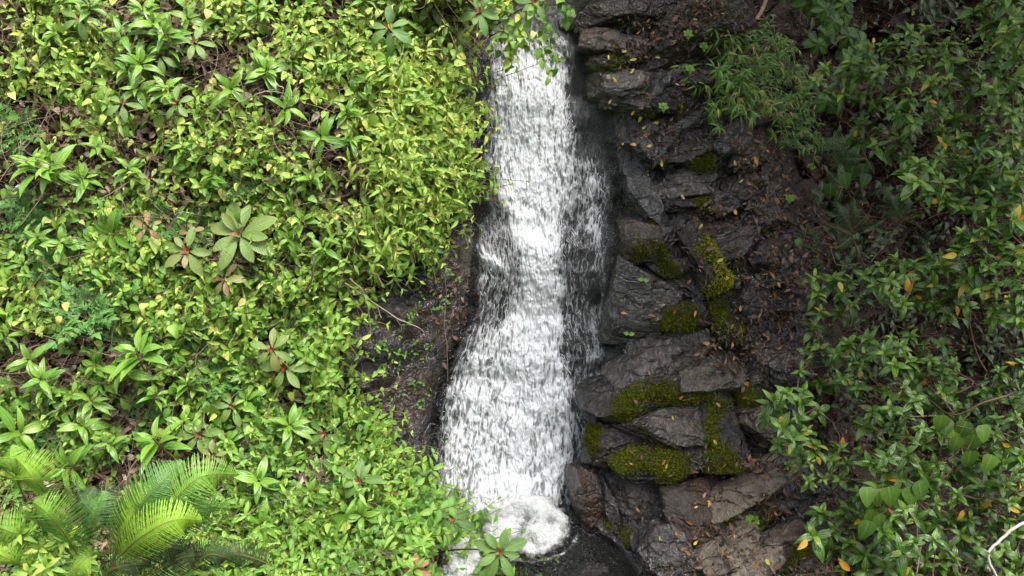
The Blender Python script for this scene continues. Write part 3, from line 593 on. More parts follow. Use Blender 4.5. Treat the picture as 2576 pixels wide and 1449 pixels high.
q = np.stack([Fi[1:, :-1], Fi[1:, 1:], Fi[:-1, 1:], Fi[:-1, :-1]], -1).reshape(-1, 4); kf = (keep[1:, :-1] & keep[1:, 1:] & keep[:-1, 1:] & keep[:-1, :-1]).ravel()
flow = np.stack([(fx - (pl(B_, [(1330, 0), (1335, 700), (1285, 1290)]) - 1288) * K) * np.interp(B_, [0, 500, 700, 900, 1290], [1, 1, 1.25, 1.0, 0.85]) , fv * 0.27, np.zeros_like(fx)], -1)
mb = MB(); mb.add(W3(fx, fv, fh), q[kf], tint=cov.ravel(), luv=flow.reshape(-1, 3))
fall = mb.build('falling_water', M['fall']); tag(fall, 'white waterfall sheeting down the dark rock', 'waterfall', kind='structure')
# thrown strands and drops along the fall
N = 220; ci = rng.choice(A.size, N, p=(lambda z: z / z.sum())(((cov > 0.2) & keep).ravel() * (0.15 + np.exp(-((cov.ravel() - 0.3) / 0.18) ** 2))))
P0 = W3(fx, fv, fh).reshape(-1, 3)[ci]; n_ = 5; ln = rng.uniform(0.012, 0.055, N)
uu = np.linspace(0, 1, n_)
sway = rng.normal(0, 0.3, (N, 1)) * uu[None] + 0.4 * np.sin(uu[None] * rng.uniform(2, 7, (N, 1)) + rng.uniform(0, 6, (N, 1)))
Pt = P0[:, None] - UP * (uu[None] * ln[:, None])[..., None] + RX * (sway * ln[:, None] * 0.6)[..., None] + NO * (0.004 + 0.012 * rng.random((N, 1)) * np.sin(uu * 3.1)[None])[..., None]
rad = rng.uniform(0.0006, 0.0017, (N, 1)) * (1 - 0.8 * np.abs(uu * 2 - 1) ** 2)[None]
mb = MB(); tubes(mb, Pt, rad, 4)
s = NT('water_strands'); M['strand'] = s.fin(s.bsdf((0.86, 0.88, 0.90), 0.35, None, 0.5))
tag(mb.build('water_spray', M['strand']), 'white strands and drops thrown off the fall', 'spray', kind='stuff')

# ------------------------------------------------------------------ the pool and its froth
ORI = W3((1310 - 1288) * K, V0, 0.0); PZ = ORI[2] - 0.02
px_ = np.arange(-1.6, 2.2, 0.012); py_ = np.arange(ORI[1] - 2.2, ORI[1] + 0.28, 0.012); PX, PY = np.meshgrid(px_, py_)
def seen(pts):
    r = pts - NO * D; dep = -(r @ NO); return 1288 + (r @ RX) / dep * D / K, 724.5 - (r @ UP) / dep * D / K
sx, sy = seen(np.stack([PX, PY, np.full_like(PX, PZ)], -1))
cx, cy = 1322, 1330                                        # swirl of froth
ang = np.arctan2((sy - cy) / 72, (sx - cx) / 112); rr = np.hypot((sx - cx) / 112, (sy - cy) / 72)
nz = fbm(PX, PY, 6, 3, 60); nz2 = fbm(PX, PY, 20, 2, 61)
cf = 1.15 * sst(1.22, 0.72, rr + 0.14 * nz) * (0.85 + 0.15 * sst(0.16, 0.55, np.hypot((sx - 1312) / 112, (sy - 1322) / 60) + 0.15 * nz))
cf *= 1 - 0.45 * np.exp(-((sx - 1300) / 46) ** 2 - ((sy - 1374) / 15) ** 2)
cf = np.maximum(cf, 0.95 * sst(1425, 1375, sx + 25 * nz) * sst(1325, 1300, sy + 14 * nz) * sst(1075, 1105, sx))
cf = np.maximum(cf, 1.0 * sst(1245, 1190, sx + 30 * nz) * sst(1310, 1330, sy) * sst(1085, 1120, sx))
cf = cf * (0.86 + 0.14 * np.sin(ang * 2.0 + 7.0 * rr + 3 * nz) * sst(1.1, .6, rr)) - 0.16 * sst(-.1, .5, nz2) * sst(1290, 1320, sy)
cf *= 1 - 0.18 * np.exp(-((sx - 1300) / 34) ** 2 - ((sy - 1318) / 26) ** 2) - .15 * np.exp(-((sx - 1345) / 50) ** 2 - ((sy - 1330) / 16) ** 2)
arch = 1266 - 26 * np.exp(-((sx - 1335) / 75) ** 2) + 16 * nz + 7 * nz2
cf *= sst(-6, 30, sy - arch) * sst(1080, 1150, sx + 26 * nz)
cf = np.maximum(cf, .38 * np.exp(-((rr - 1.22 + .1 * nz) / .07) ** 2) * sst(1300, 1360, sy))
cf = np.clip(cf, 0, 1)
rip = 0.012 * p2(PX, PY, 9, 3) + 0.007 * p2(PX, PY, 22, 5) + 0.004 * p2(PX, PY, 55, 7)
mb = MB(); idx = np.arange(PX.size).reshape(PX.shape); pq = np.stack([idx[:-1, :-1], idx[:-1, 1:], idx[1:, 1:], idx[1:, :-1]], -1).reshape(-1, 4)
specks = np.clip(0.48 * sst(1.75, 1.0, rr + .25 * nz) + 0.16 * sst(0.1, 0.6, nz), 0, 1)
mb.add(np.stack([PX, PY, PZ + rip], -1), pq, tint=specks.ravel())
tag(mb.build('pool_water', M['pool']), 'dark rippled pool at the foot of the fall', 'water', kind='structure')
fz = PZ + 0.012 + rip + cf * (0.03 + 0.06 * sst(1.15, .2, rr) + 0.014 * nz + 0.006 * nz2 + 0.008 * p2(PX, PY, 60, 5)) + 0.05 * sst(1350, 1260, sy) * cf
mb = MB(); kf = (cf > 0.02); kq = (kf[:-1, :-1] | kf[:-1, 1:] | kf[1:, 1:] | kf[1:, :-1]).ravel()
mb.add(np.stack([PX, PY, fz], -1), pq[kq], tint=cf.ravel())
tag(mb.build('foam', M['foam']), 'white froth swirling where the fall meets the pool', 'foam', kind='stuff')

# ------------------------------------------------------------------ where the single plants of the left bank stand
ROS = [(302, 74, 55), (362, 20, 50), (385, 54, 55), (355, 157, 60), (315, 168, 45), (412, 80, 50), (429, 107, 50), (342, 218, 50), (415, 218, 50), (469, 40, 45), (583, 221, 55), (657, 141, 45), (670, 174, 55), (730, 268, 60), (804, 342, 55), (84, 412, 75), (125, 418, 75), (214, 446, 50), (322, 419, 50), (529, 439, 45), (248, 362, 45), (228, 7, 50), (650, 17, 45), (787, 446, 45),
       (268, 590, 60), (90, 593, 45), (154, 610, 50), (57, 660, 45), (811, 620, 45), (342, 881, 75), (298, 931, 60), (70, 904, 50), (100, 952, 55), (235, 918, 45), (20, 841, 50), (767, 898, 45), (754, 552, 45), (20, 784, 50), (161, 720, 40), (469, 961, 50), (724, 600, 40),
       (57, 1085, 75), (148, 1030, 45), (231, 1007, 50), (204, 1070, 55), (161, 1178, 65), (386, 1104, 80), (456, 1060, 45), (395, 990, 45), (617, 1004, 45), (731, 1067, 60), (650, 1208, 60), (657, 1318, 55), (107, 977, 45), (909, 1298, 55), (1090, 1180, 45), (1075, 620, 40), (975, 155, 40), (1000, 105, 38), (930, 560, 42), (1050, 470, 40)]
# ribbed plants with reddish hearts: place, leaf length, leaves, redness (0 red .. 1 green), label
RIB = [(603, 592, 108, 10, .62, 'biggest ribbed plant of dull green leaves with a pinkish heart'), (472, 633, 80, 7, .60, 'pale ribbed plant left of the biggest one'), (566, 703, 52, 6, .40, 'small red hearted plant under the biggest ribbed plant'),
       (372, 572, 40, 5, .34, 'tiny reddish plant left of the pale ribbed plant'), (481, 586, 32, 5, .30, 'tiny reddish plant right above the pale ribbed plant'), (684, 880, 58, 6, .55, 'upper one of two red hearted plants in the lower middle creeper'), (716, 925, 64, 6, .55, 'lower one of two red hearted plants in the lower middle creeper'),
       (503, 1094, 72, 7, .85, 'broad green ribbed plant with a red tip above the fern fronds'), (586, 1024, 54, 6, .60, 'ribbed plant with a dark red tip and a yellowed leaf'), (536, 1148, 40, 6, .40, 'small rusty red plant just above the fern tips'), (818, 1090, 60, 5, .75, 'ribbed plant with one long leaf near the lower rim'),
       (905, 1211, 68, 7, .88, 'broad green ribbed plant near the fall at the lower rim'), (979, 1234, 30, 5, .05, 'small bright crimson shoot beside the lower rim'), (1107, 1420, 40, 5, .12, 'crimson shoot left of the dark plant over the froth'), (1050, 1432, 32, 5, .15, 'small crimson shoot on the bottom edge'),
       (1257, 1388, 84, 8, .90, 'dark green ribbed plant standing in front of the froth'), (1138, 1306, 62, 6, .92, 'dark ribbed plant leaning over the froth at the rim'), (201, 48, 60, 5, .75, 'dull ribbed plant in the top left corner'), (402, 141, 50, 5, .72, 'ribbed plant below the top left striped rosettes'), (489, 108, 52, 6, .70, 'ribbed plant beside the dark gap near the top'),
       (446, 261, 46, 5, .66, 'ribbed plant with red tip below the dark gap'), (308, 262, 50, 5, .72, 'dull ribbed plant high in the left creeper'), (379, 452, 36, 4, .50, 'small ribbed plant with crimson tip on the upper left bank'), (979, 72, 66, 6, .82, 'large leaved ribbed plant at the top near the fall'), (1207, 32, 74, 8, .84, 'large ribbed plant with red tip hanging over the fall top'),
       (1344, 8, 66, 7, .84, 'ribbed plant with a red bud at the top right of the fall'), (1267, 76, 42, 5, .70, 'small ribbed plant with red tip over the stream lip'), (1083, 12, 58, 6, .80, 'ribbed plant at the top edge left of the fall')]
FEA = [(141, 673, 60), (208, 770, 75), (250, 730, 60), (33, 526, 60), (110, 566, 55), (60, 500, 50), (412, 552, 55), (500, 548, 50), (449, 847, 50), (550, 935, 55), (342, 703, 40), (355, 1020, 50), (650, 1044, 55), (543, 1359, 50), (127, 1074, 55), (655, 1158, 50), (20, 302, 60), (432, 147, 35), (700, 1250, 50), (820, 1180, 45), (960, 1290, 45), (780, 760, 45), (610, 450, 45), (1010, 1340, 45), (310, 840, 45)]
# ------------------------------------------------------------------ left bank: creeper, herbs and dead stalks (nobody could count them)
BLX = [(p[0], p[1]) for p in BANK]
def bank_mask(a, b): return pl(b, BANK) - a
def scatter(n, dens, a0=-160, a1=1420, b0=-140, b1=1600):
    oa, ob = [], []
    c = 0
    while c < n:
        a = rng.uniform(a0, a1, n); b = rng.uniform(b0, b1, n); k = rng.random(n) < dens(a, b); oa.append(a[k]); ob.append(b[k]); c += k.sum()
    return np.concatenate(oa)[:n], np.concatenate(ob)[:n]
def gapn(a, b):      # thin places where the dead stalks show
    g = fbm(a, b, 1 / 170.0, 3, 77)
    for (ga_, gb_, ra_, rb_) in [(570, 150, 100, 60), (120, 330, 90, 90), (60, 80, 80, 60), (880, 470, 60, 70), (700, 250, 70, 40), (300, 900, 70, 40), (330, 690, 60, 40), (80, 920, 60, 60), (640, 640, 50, 40), (900, 640, 60, 40), (450, 1190, 70, 40), (260, 1200, 60, 40), (1100, 110, 70, 70)]:
        g = g - 0.9 * np.exp(-((a - ga_) / ra_) ** 2 - ((b - gb_) / rb_) ** 2)
    return g
def room(a, b):      # the creeper thins out under the single plants
    r = np.ones(np.shape(a))
    for x, y, s_ in [(290, 1330, 130), (110, 1240, 100), (430, 1270, 110), (520, 1340, 80), (60, 1370, 70), (350, 1420, 90)] + ROS + [(q_[0], q_[1], q_[2] * .9) for q_ in RIB] + [(q_[0], q_[1], q_[2] * .8) for q_ in FEA]: r = r * (1 - .72 * np.exp(-((a - x) ** 2 + (b - y) ** 2) / (0.75 * s_) ** 2))
    return r
_rx, _ry = np.meshgrid(np.arange(-200, 1500, 8.0), np.arange(-200, 1700, 8.0)); _room = room(_rx, _ry)
def roomg(a, b): return _room[np.clip(((b + 200) / 8).astype(int), 0, _room.shape[0] - 1), np.clip(((a + 200) / 8).astype(int), 0, _room.shape[1] - 1)]
def dens_bank(edge=10): return lambda a, b: sst(-edge, edge, bank_mask(a, b)) * (0.09 + 0.91 * sst(-0.36, 0.18, gapn(a, b))) * roomg(a, b)
UPD = nrm(0.45 * NO + 0.65 * ZV)
def edge_lean(a, b): return np.exp(-np.clip(bank_mask(a, b), 0, None) / 70.0)
def bank_tint(a, b): return 0.05 + 0.06 * fbm(a, b, 1 / 120.0, 2, 5) + 0.10 * sst(900, 300, b) - 0.10 * sst(800, 1400, b)  # leaves yellower up the bank, darker green towards the bottom

def sprigs(mb, ms, a, b, hmin, hmax, nodes, Lf, Wf, prof, tint, h0=0.0, splay=1.05, droop=0.35, curl=0.9, fold=0.35, lean=1.0, per=2):
    N = len(a); base = spotw(a, b, h0); g = np.random.default_rng(N)
    el = edge_lean(a, b)[:, None]
    d = nrm(UPD + g.normal(0, 0.38, (N, 3)) + lean * el * (0.55 * RX - 0.35 * UP + 0.3 * NO))
    h = g.uniform(hmin, hmax, N)
    n_ = 5; u = np.linspace(0, 1, n_); bend = nrm(-UP * 0.6 + 0.8 * g.normal(0, 1, (N, 3)) + 0.6 * el * RX)
    P = base[:, None] + h[:, None, None] * (u[None, :, None] * d[:, None] + (droop * u ** 2)[None, :, None] * bend[:, None])
    tubes(ms, P, np.linspace(0.0028, 0.0014, n_), 4, tint=g.uniform(0, 1, N))
    phi = g.uniform(0, 6.28, N)
    for j in range(nodes):
        f = 0.28 + 0.72 * j / max(1, nodes - 1); i = min(int(f * (n_ - 1)), n_ - 2); fr = f * (n_ - 1) - i
        p = P[:, i] * (1 - fr) + P[:, i + 1] * fr; ax_ = nrm(P[:, i + 1] - P[:, i])
        e1 = nrm(np.cross(ax_, g.normal(size=(N, 3)) * .3 + np.array([.5, .2, .1]))); e2 = np.cross(ax_, e1)
        sz = (0.75 + 0.5 * np.sin(np.pi * min(f, 0.9))) * (1.0 if j < nodes - 1 else 0.6)
        for k in range(per):
            an = phi + j * np.pi / 2 + k * 2 * np.pi / per + g.normal(0, 0.25, N)
            out = np.cos(an)[:, None] * e1 + np.sin(an)[:, None] * e2
            sp = splay * (1 - 0.45 * (j == nodes - 1)) + g.normal(0, 0.15, N)
            t = nrm(np.sin(sp)[:, None] * out + np.cos(sp)[:, None] * ax_ - 0.15 * ZV); nn = nrm(np.cos(sp)[:, None] * ax_ * 1.0 - 0.6 * out * np.sin(sp)[:, None] * 0 + ax_ * 0.5 + 0.35 * ZV + 0.2 * NO)
            keep_ = g.random(N) < 0.93
            leaves(mb, p[keep_], t[keep_], nn[keep_], (Lf * sz * g.uniform(0.7, 1.25, N))[keep_], (Wf * sz * g.uniform(0.8, 1.15, N))[keep_], fold, curl * g.uniform(.4, 1.3, N)[keep_], prof, 5,
                   (tint + g.normal(0, 0.10, N) + bank_tint(a, b) + 0.10 * (j == nodes - 1))[keep_], twist=g.normal(0, .35, N)[keep_])
# dead stalks and dead leaves underneath
mb = MB(); a, b = scatter(3900, lambda a, b: sst(-30, 0, bank_mask(a, b)) * (.4 + .6 * sst(.2, -.3, gapn(a, b))))
N = len(a); g = rng; base = spotw(a, b, g.uniform(0, .11, N)); ln = g.uniform(0.08, 0.42, N); dr = nrm(g.normal(size=(N, 3)) * [1, .8, .8] + NO * 0.35 - UP * 0.35); b2 = g.normal(size=(N, 3)) * 0.45
u = np.linspace(0, 1, 6)
P = base[:, None] + ln[:, None, None] * (u[None, :, None] * dr[:, None] + (u * (1 - u))[None, :, None] * b2[:, None]) + NO * 0.02
tubes(mb, P, g.uniform(0.0010, 0.0030, (N, 1)) * np.linspace(1, .5, 6)[None], 4, tint=np.clip(g.normal(0.45, 0.3, N), 0, 1))
tag(mb.build('dry_stalks', M['twig']), 'tangle of dry brown stalks under the creeper', 'stalks', kind='stuff')
mb = MB(); a, b = scatter(9000, lambda a, b: sst(-30, 10, bank_mask(a, b)) * (0.35 + 0.65 * sst(0.1, -0.3, gapn(a, b))))
N = len(a); leaves(mb, spotw(a, b, g.uniform(0.0, 0.10, N)), rdir(N) - UP * 0.4, NO + 0.9 * rdir(N), g.uniform(0.03, 0.08, N), g.uniform(0.02, 0.05, N), g.uniform(-.3, 1.0, N), g.uniform(-1, 2, N), 'ovate', 4, np.clip(g.normal(0.45, 0.27, N), 0, 1), twist=g.normal(0, 1, N))
tag(mb.build('dead_leaves', M['dead']), 'withered brown leaves under the creeper', 'leaves', kind='stuff')

# heart leaved creeper
mb = MB(); ms = MB(); a, b = scatter(9000, dens_bank(14)); N = len(a)
hh = np.abs(g.normal(0.06, 0.07, N)) + 0.02; el = edge_lean(a, b)[:, None]
base = spotw(a, b, hh) + el * RX * g.uniform(0, 0.06, (N, 1))
t = nrm(-0.65 * UP + 0.15 * NO + 0.75 * rdir(N) + 0.3 * el * RX); nn = nrm(0.75 * NO + 0.35 * ZV + 0.55 * rdir(N))
L = g.uniform(0.026, 0.062, N) * np.where(g.random(N) < 0.06, 1.6, 1)
leaves(mb, base, t, nn, L, L * g.uniform(0.62, 0.82, N), g.uniform(0.1, 0.6, N), g.uniform(0.1, 1.3, N), 'heart', 5, np.clip(0.46 + g.normal(0, 0.17, N) + bank_tint(a, b) + 0.35 * (g.random(N) < 0.05), 0, 1), twist=g.normal(0, .3, N))
k = g.random(N) < 0.5; st = base[k]; tt = t[k]; bo = st - tt * 0.05 - nn[k] * g.uniform(0.02, 0.09, (k.sum(), 1)) ; mid = (st + bo) / 2 + 0.01 * rdir(k.sum())
tubes(ms, np.stack([bo, mid, st], 1), 0.0013, 3, tint=0.5)
a1, b1 = scatter(420, dens_bank(10)); n1 = len(a1); u = np.linspace(0, 1, 8)             # trailing runners
ra = g.normal(0, 1, (n1, 2)) * [90, 90]; aa = a1[:, None] + ra[:, :1] * u + 22 * np.sin(u * 5 + ra[:, 1:]); bb = b1[:, None] + ra[:, 1:] * u + 18 * np.cos(u * 6 + ra[:, :1])
Pr = spotw(aa, bb, 0.03 + 0.10 * np.sin(u * 3.1)[None] * g.random((n1, 1))); tubes(ms, Pr, 0.0016, 4, tint=g.random(n1))
cr = mb.build('heart_leaf_creeper', M['lime']); tag(cr, 'yellow green heart leaved creeper spread over the whole left bank', 'creeper', kind='stuff')
ms.build('runners', M['stem'], cr)
# herbs with opposite pointed leaves
mb = MB(); ms = MB(); a, b = scatter(3100, dens_bank(14))
sprigs(mb, ms, a, b, 0.08, 0.26, 4, 0.054, 0.023, 'ovate', 0.50)
he = mb.build('pointed_leaf_herbs', M['lime']); tag(he, 'yellow green herbs with paired pointed leaves among the creeper', 'herbs', kind='stuff'); ms.build('stalks', M['stem'], he)
mb = MB(); ms = MB(); a, b = scatter(900, lambda a, b: dens_bank(14)(a, b) * sst(300, 1100, b + 0.3 * a))
sprigs(mb, ms, a, b, 0.08, 0.24, 4, 0.052, 0.029, 'ovate', 0.40)
he = mb.build('green_herbs', M['mid']); tag(he, 'fresh green herbs with short paired leaves lower on the left bank', 'herbs', kind='stuff'); ms.build('stalks', M['stem'], he)
# narrow drooping leaves along the right hand rim and at the bottom
def rim(a, b): return sst(-16, 16, bank_mask(a, b)) * (sst(260, 60, bank_mask(a, b)) * sst(120, 200, b) * sst(760, 640, b) + 1.0 * sst(330, 480, a) * sst(760, 650, a) * sst(1240, 1320, b) + 0.5 * sst(1150, 1220, b) * sst(250, 60, bank_mask(a, b)))
mb = MB(); ms = MB(); a, b = scatter(900, rim)
sprigs(mb, ms, a, b, 0.12, 0.30, 5, 0.070, 0.020, 'lance', 0.54, droop=0.6, curl=1.1)
he = mb.build('narrow_leaf_herbs', M['lime']); tag(he, 'herbs with narrow drooping leaves along the rim of the left bank', 'herbs', kind='stuff'); ms.build('stalks', M['stem'], he)
# overhanging sprays on the rim, reaching out over the rock face
def onrim(a, b): d = bank_mask(a, b); return sst(-25, -5, d) * sst(55, 20, d)
mb = MB(); ms = MB(); a, b = scatter(330, onrim)
sprigs(mb, ms, a, b, 0.14, 0.32, 5, 0.056, 0.026, 'ovate', 0.50, h0=-0.03, droop=0.9, lean=1.2)
a, b = scatter(190, lambda a, b: sst(-5, 5, bank_mask(a, b)) * sst(100, 50, bank_mask(a, b)), 1000, 1200, 1225, 1470)
sprigs(mb, ms, a, b, .20, .40, 6, .060, .029, 'ovate', .42, h0=-.02, droop=.55, lean=2.2)
he = mb.build('rim_herbs', M['lime']); tag(he, 'leafy sprays leaning out from the left bank over the rock', 'herbs', kind='stuff'); ms.build('stalks', M['stem'], he)

mb = MB(); ms = MB(); a, b = scatter(150, lambda a, b: sst(5, -10, bank_mask(a, b)) * sst(30, 60, pl(b, WLE) - a) * (.2 + sst(-.1, .3, fbm(a, b, 1 / 60., 2, 4))), 800, 1230, 560, 1300)
sprigs(mb, ms, a, b, .02, .07, 2, .026, .014, 'ovate', .40, lean=0)
he = mb.build('rock_weeds', M['mid']); tag(he, 'tiny weeds rooted on the dark rock left of the fall', 'weeds', kind='stuff'); ms.build('stalks', M['stem'], he)

# ------------------------------------------------------------------ single plants of the left bank
def px_frame(p): return p
def dup(o, loc, rz=0.0, sc=1.0, label=None, group=None):
    r = o.copy(); COL.objects.link(r); r.location = Vector(loc); r.rotation_euler = (0, 0, rz); r.scale = (sc, sc, sc)
    if label: r['label'] = label
    if group: r['group'] = group
    for c in o.children:
        d = c.copy(); COL.objects.link(d); d.parent = r
        for e in c.children:
            f = e.copy(); COL.objects.link(f); f.parent = d
    return r
def rosette_mesh(seed, nl, L, Wd, prof, tint, ax_, splay=(0.55, 1.35), curl=0.9, fold=0.3, stem=0.16, pairs=True, mat='stripe'):
    """leaves in crossed pairs round a short stem, young ones steeper at the tip"""
    g = np.random.default_rng(seed); mb = MB(); ms = MB()
    e1 = nrm(np.cross(ax_, np.array([.3, .8, .1]))); e2 = np.cross(ax_, e1)
    n_ = 6; u = np.linspace(0, 1, n_); bend = g.normal(0, .25, 3)
    P = -stem * (1 - u)[:, None] * ax_ * 1.0 + (stem * (1 - u) * u)[:, None] * bend
    tubes(ms, P, np.linspace(0.0045, 0.003, n_), 5, tint=0.4)
    ph = g.uniform(0, 6.28)
    for k in range(nl):
        f = k / (nl - 1); an = ph + (k // 2 * np.pi / 2 + k % 2 * np.pi if pairs else k * 2.399) + g.normal(0, .16)
        sp = splay[1] + (splay[0] - splay[1]) * f + g.normal(0, .09); out = math.cos(an) * e1 + math.sin(an) * e2
        t = math.sin(sp) * out + math.cos(sp) * ax_; nn = ax_ * math.sin(sp) - out * math.cos(sp)
        l = L * (1.0 - 0.55 * f ** 2) * g.uniform(.85, 1.12)
        leaves(mb, (-0.045 * (1 - f) * L / .12 * ax_)[None] + 0.006 * out, t, nn, l, Wd * l / L * g.uniform(.9, 1.1), fold, curl * g.uniform(.6, 1.3), prof, 8, float(np.clip(tint + 0.25 * f + g.normal(0, .07), 0, 1)), twist=g.normal(0, .15))
    return mb, ms
AXL = nrm(0.62 * NO + 0.55 * ZV)
protos = []
for k in range(7):
    m1, m2 = rosette_mesh(300 + k, [10, 12, 8, 12, 10, 14, 9][k], 0.120, 0.036 + 0.004 * (k % 3), 'lance' if k % 2 else 'ovate', 0.42, nrm(AXL + np.random.default_rng(k).normal(0, .22, 3)))
    protos.append((m1.mesh('foliage', M['stripe']), m2.mesh('stem', M['stem'])))
for i in range(26):
    a_, b_ = scatter(1, dens_bank(10)); ROS.append((float(a_[0]), float(b_[0]), rng.uniform(36, 50)))
def near_label(a, b, items):
    d = [(math.hypot(a - x, b - y), n, x, y) for x, y, n in items]; d.sort(); _, n, x, y = d[0]
    dx, dy = a - x, b - y
    w_ = ('just above' if dy < 0 else 'just below') if abs(dy) > abs(dx) else ('just left of' if dx < 0 else 'just right of')
    return f'{w_} {n}', d[0][0]
MARKS = [(603, 592, 'the biggest ribbed plant'), (480, 640, 'the pale ribbed plant'), (566, 703, 'the small red hearted plant'), (281, 1300, 'the big ferns'), (160, 690, 'the blue green feathery patch')]
used = {}
for i, (a_, b_, s_) in enumerate(ROS):
    pm = protos[i % 7]; sc = s_ / 48.0
    loc = spotw(a_, b_, 0.15 * sc + 0.05)
    nl, dd = near_label(a_, b_, MARKS)
    lab = 'glossy green rosette herb with striped leaves rising from the creeper'
    if dd < 170:
        lab2 = f'striped glossy rosette herb {nl}'
        if lab2 not in used: lab = lab2; used[lab2] = 1
    elif s_ >= 74:
        lab2 = {84: 'leftmost of the twin large striped rosettes high on the left edge', 125: 'right one of the twin large striped rosettes high on the left edge', 342: 'large striped rosette alone in the lower middle of the creeper', 57: 'large striped rosette near the left edge above the ferns', 386: 'largest striped rosette above the fern tips'}.get(a_)
        if lab2: lab = lab2
    o = thing('rosette_herb', lab, 'herb', loc, 'striped rosette herbs in the creeper')
    for nm, me_ in (('foliage', pm[0]), ('stem', pm[1])):
        c = bpy.data.objects.new(nm, me_); COL.objects.link(c); c.parent = o
    o.rotation_euler = (rng.normal(0, .18), rng.normal(0, .18), rng.uniform(-.9, .9)); o.scale = (sc, sc, sc)

for i, (a_, b_, lp, nl, rd, lab) in enumerate(RIB):
    L = lp * K * 0.9; g2 = np.random.default_rng(700 + i); L *= .88 if i else 1; ax_ = nrm(NO * 0.85 + 0.35 * ZV + g2.normal(0, .12, 3)); e1 = nrm(np.cross(ax_, np.array([.2, .9, .3]))); e2 = np.cross(ax_, e1)
    over = a_ > 1120
    loc = freew(a_, b_, 0.62 if b_ > 1300 else 0.36) if over else spotw(a_, b_, 0.20 + 0.1 * L)
    o = thing('ribbed_plant', lab, 'plant', loc, 'ribbed plants with red hearts'); mb = MB(); ms = MB(); my = MB()
    hang = nrm(-0.75 * RX * (1 if over else 0.1) - 0.6 * NO - 0.35 * ZV); u = np.linspace(0, 1, 7)[:, None]
    SL = 0.55 if over else 0.24; hw_ = .6 if over else 1
    tubes(ms, u * SL * hang + (u * (1 - u)) * 0.12 * np.array([0, 0, 1.0]), np.linspace(.006, .009, 7) * hw_, 6, tint=0.3); ph = g2.uniform(0, 6.28)
    for k in range(nl):
        f = k / max(1, nl - 1); an = ph + k * 2.399 * (1 if nl > 6 else 0.52 * 5 / nl * 1.0) if nl > 6 else ph + k * 6.283 / nl + g2.normal(0, .12)
        sp = 1.45 - 0.35 * f * (nl > 6) + g2.normal(0, .10); out = math.cos(an) * e1 + math.sin(an) * e2
        t = math.sin(sp) * out + math.cos(sp) * ax_; nn = ax_ * math.sin(sp) - out * math.cos(sp); l = L * (1 - 0.35 * f * (nl > 6)) * g2.uniform(.85, 1.1)
        leaves(mb, (0.012 * out + 0.01 * f * ax_)[None], t, nn, l, l * g2.uniform(.36, .44), 0.22, g2.uniform(.3, .9), 'obov', 10, float(np.clip(rd + g2.normal(0, .06) - 0.12 * f * (nl > 6), 0, 1)), wav=.015, twist=g2.normal(0, .15))
    for k in range(4):
        an = ph + 1 + k * 1.57; out = math.cos(an) * e1 + math.sin(an) * e2; t = 0.55 * out + ax_
        leaves(my, (0.008 * ax_)[None], t, ax_ * .5 - out, L * g2.uniform(.22, .42), L * .12, 0.3, .3, 'lance', 6, 0.02 + 0.22 * (rd > .55) * (k % 2) + (.22 if i == 0 else 0))
    mb.build('foliage', M['red'], o); my.build('young_leaves', M['red'], o); ms.build('stem', M['redstem'], o)

# feathery herbs
fp = []
for k in range(4):
    g2 = np.random.default_rng(900 + k); mb = MB(); ms = MB()
    for j in range(9):
        an = j * 2.399; out = math.cos(an) * RX + math.sin(an) * UP; tip = nrm(out * 0.9 + AXL * g2.uniform(.2, .9)); L = g2.uniform(.10, .16); u = np.linspace(0, 1, 6)[:, None]
        P = -AXL * .08 + u * L * tip - UP * 0.03 * u ** 2; tubes(ms, P, .0016, 4, tint=.6)
        side = nrm(np.cross(tip, AXL)); nn = nrm(np.cross(side, tip))
        for q_ in range(1, 6):
            p = P[q_]; l = .052 * (1.2 - .12 * q_)
            for sg in (-1, 1):
                t = nrm(tip * .7 + sg * side); leaves(mb, p[None], t, nn + .25 * g2.normal(size=3), l, l * .42, .2, .6, 'lance', 4, float(np.clip(.45 + g2.normal(0, .12), 0, 1)))
                for e in (.35, .65):
                    for s2 in (-1, 1): leaves(mb, (p + t * l * e)[None], nrm(t + s2 * .9 * nrm(np.cross(t, nn))), nn, l * .45, l * .2, .2, .4, 'lance', 3, float(np.clip(.45 + g2.normal(0, .12), 0, 1)))
        leaves(mb, P[5][None], tip, nn, .05, .022, .2, .5, 'lance', 4, .55)
    fp.append((mb.mesh('foliage', M['blue']), ms.mesh('stem', M['stem'])))
for i, (a_, b_, s_) in enumerate(FEA):
    sc = s_ / 58.0; o = thing('feathery_herb', 'blue green herb with finely cut feathery leaves among the creeper', 'herb', spotw(a_, b_, .17 * sc), 'feathery herbs in the creeper')
    for nm, me_ in (('foliage', fp[i % 4][0]), ('stem', fp[i % 4][1])):
        c = bpy.data.objects.new(nm, me_); COL.objects.link(c); c.parent = o
    o.scale = (sc, sc, sc); q_ = Vector(NO).to_track_quat('Z', 'Y'); o.rotation_euler = (rng.normal(0, .2), rng.normal(0, .2), rng.uniform(-.5, .5))

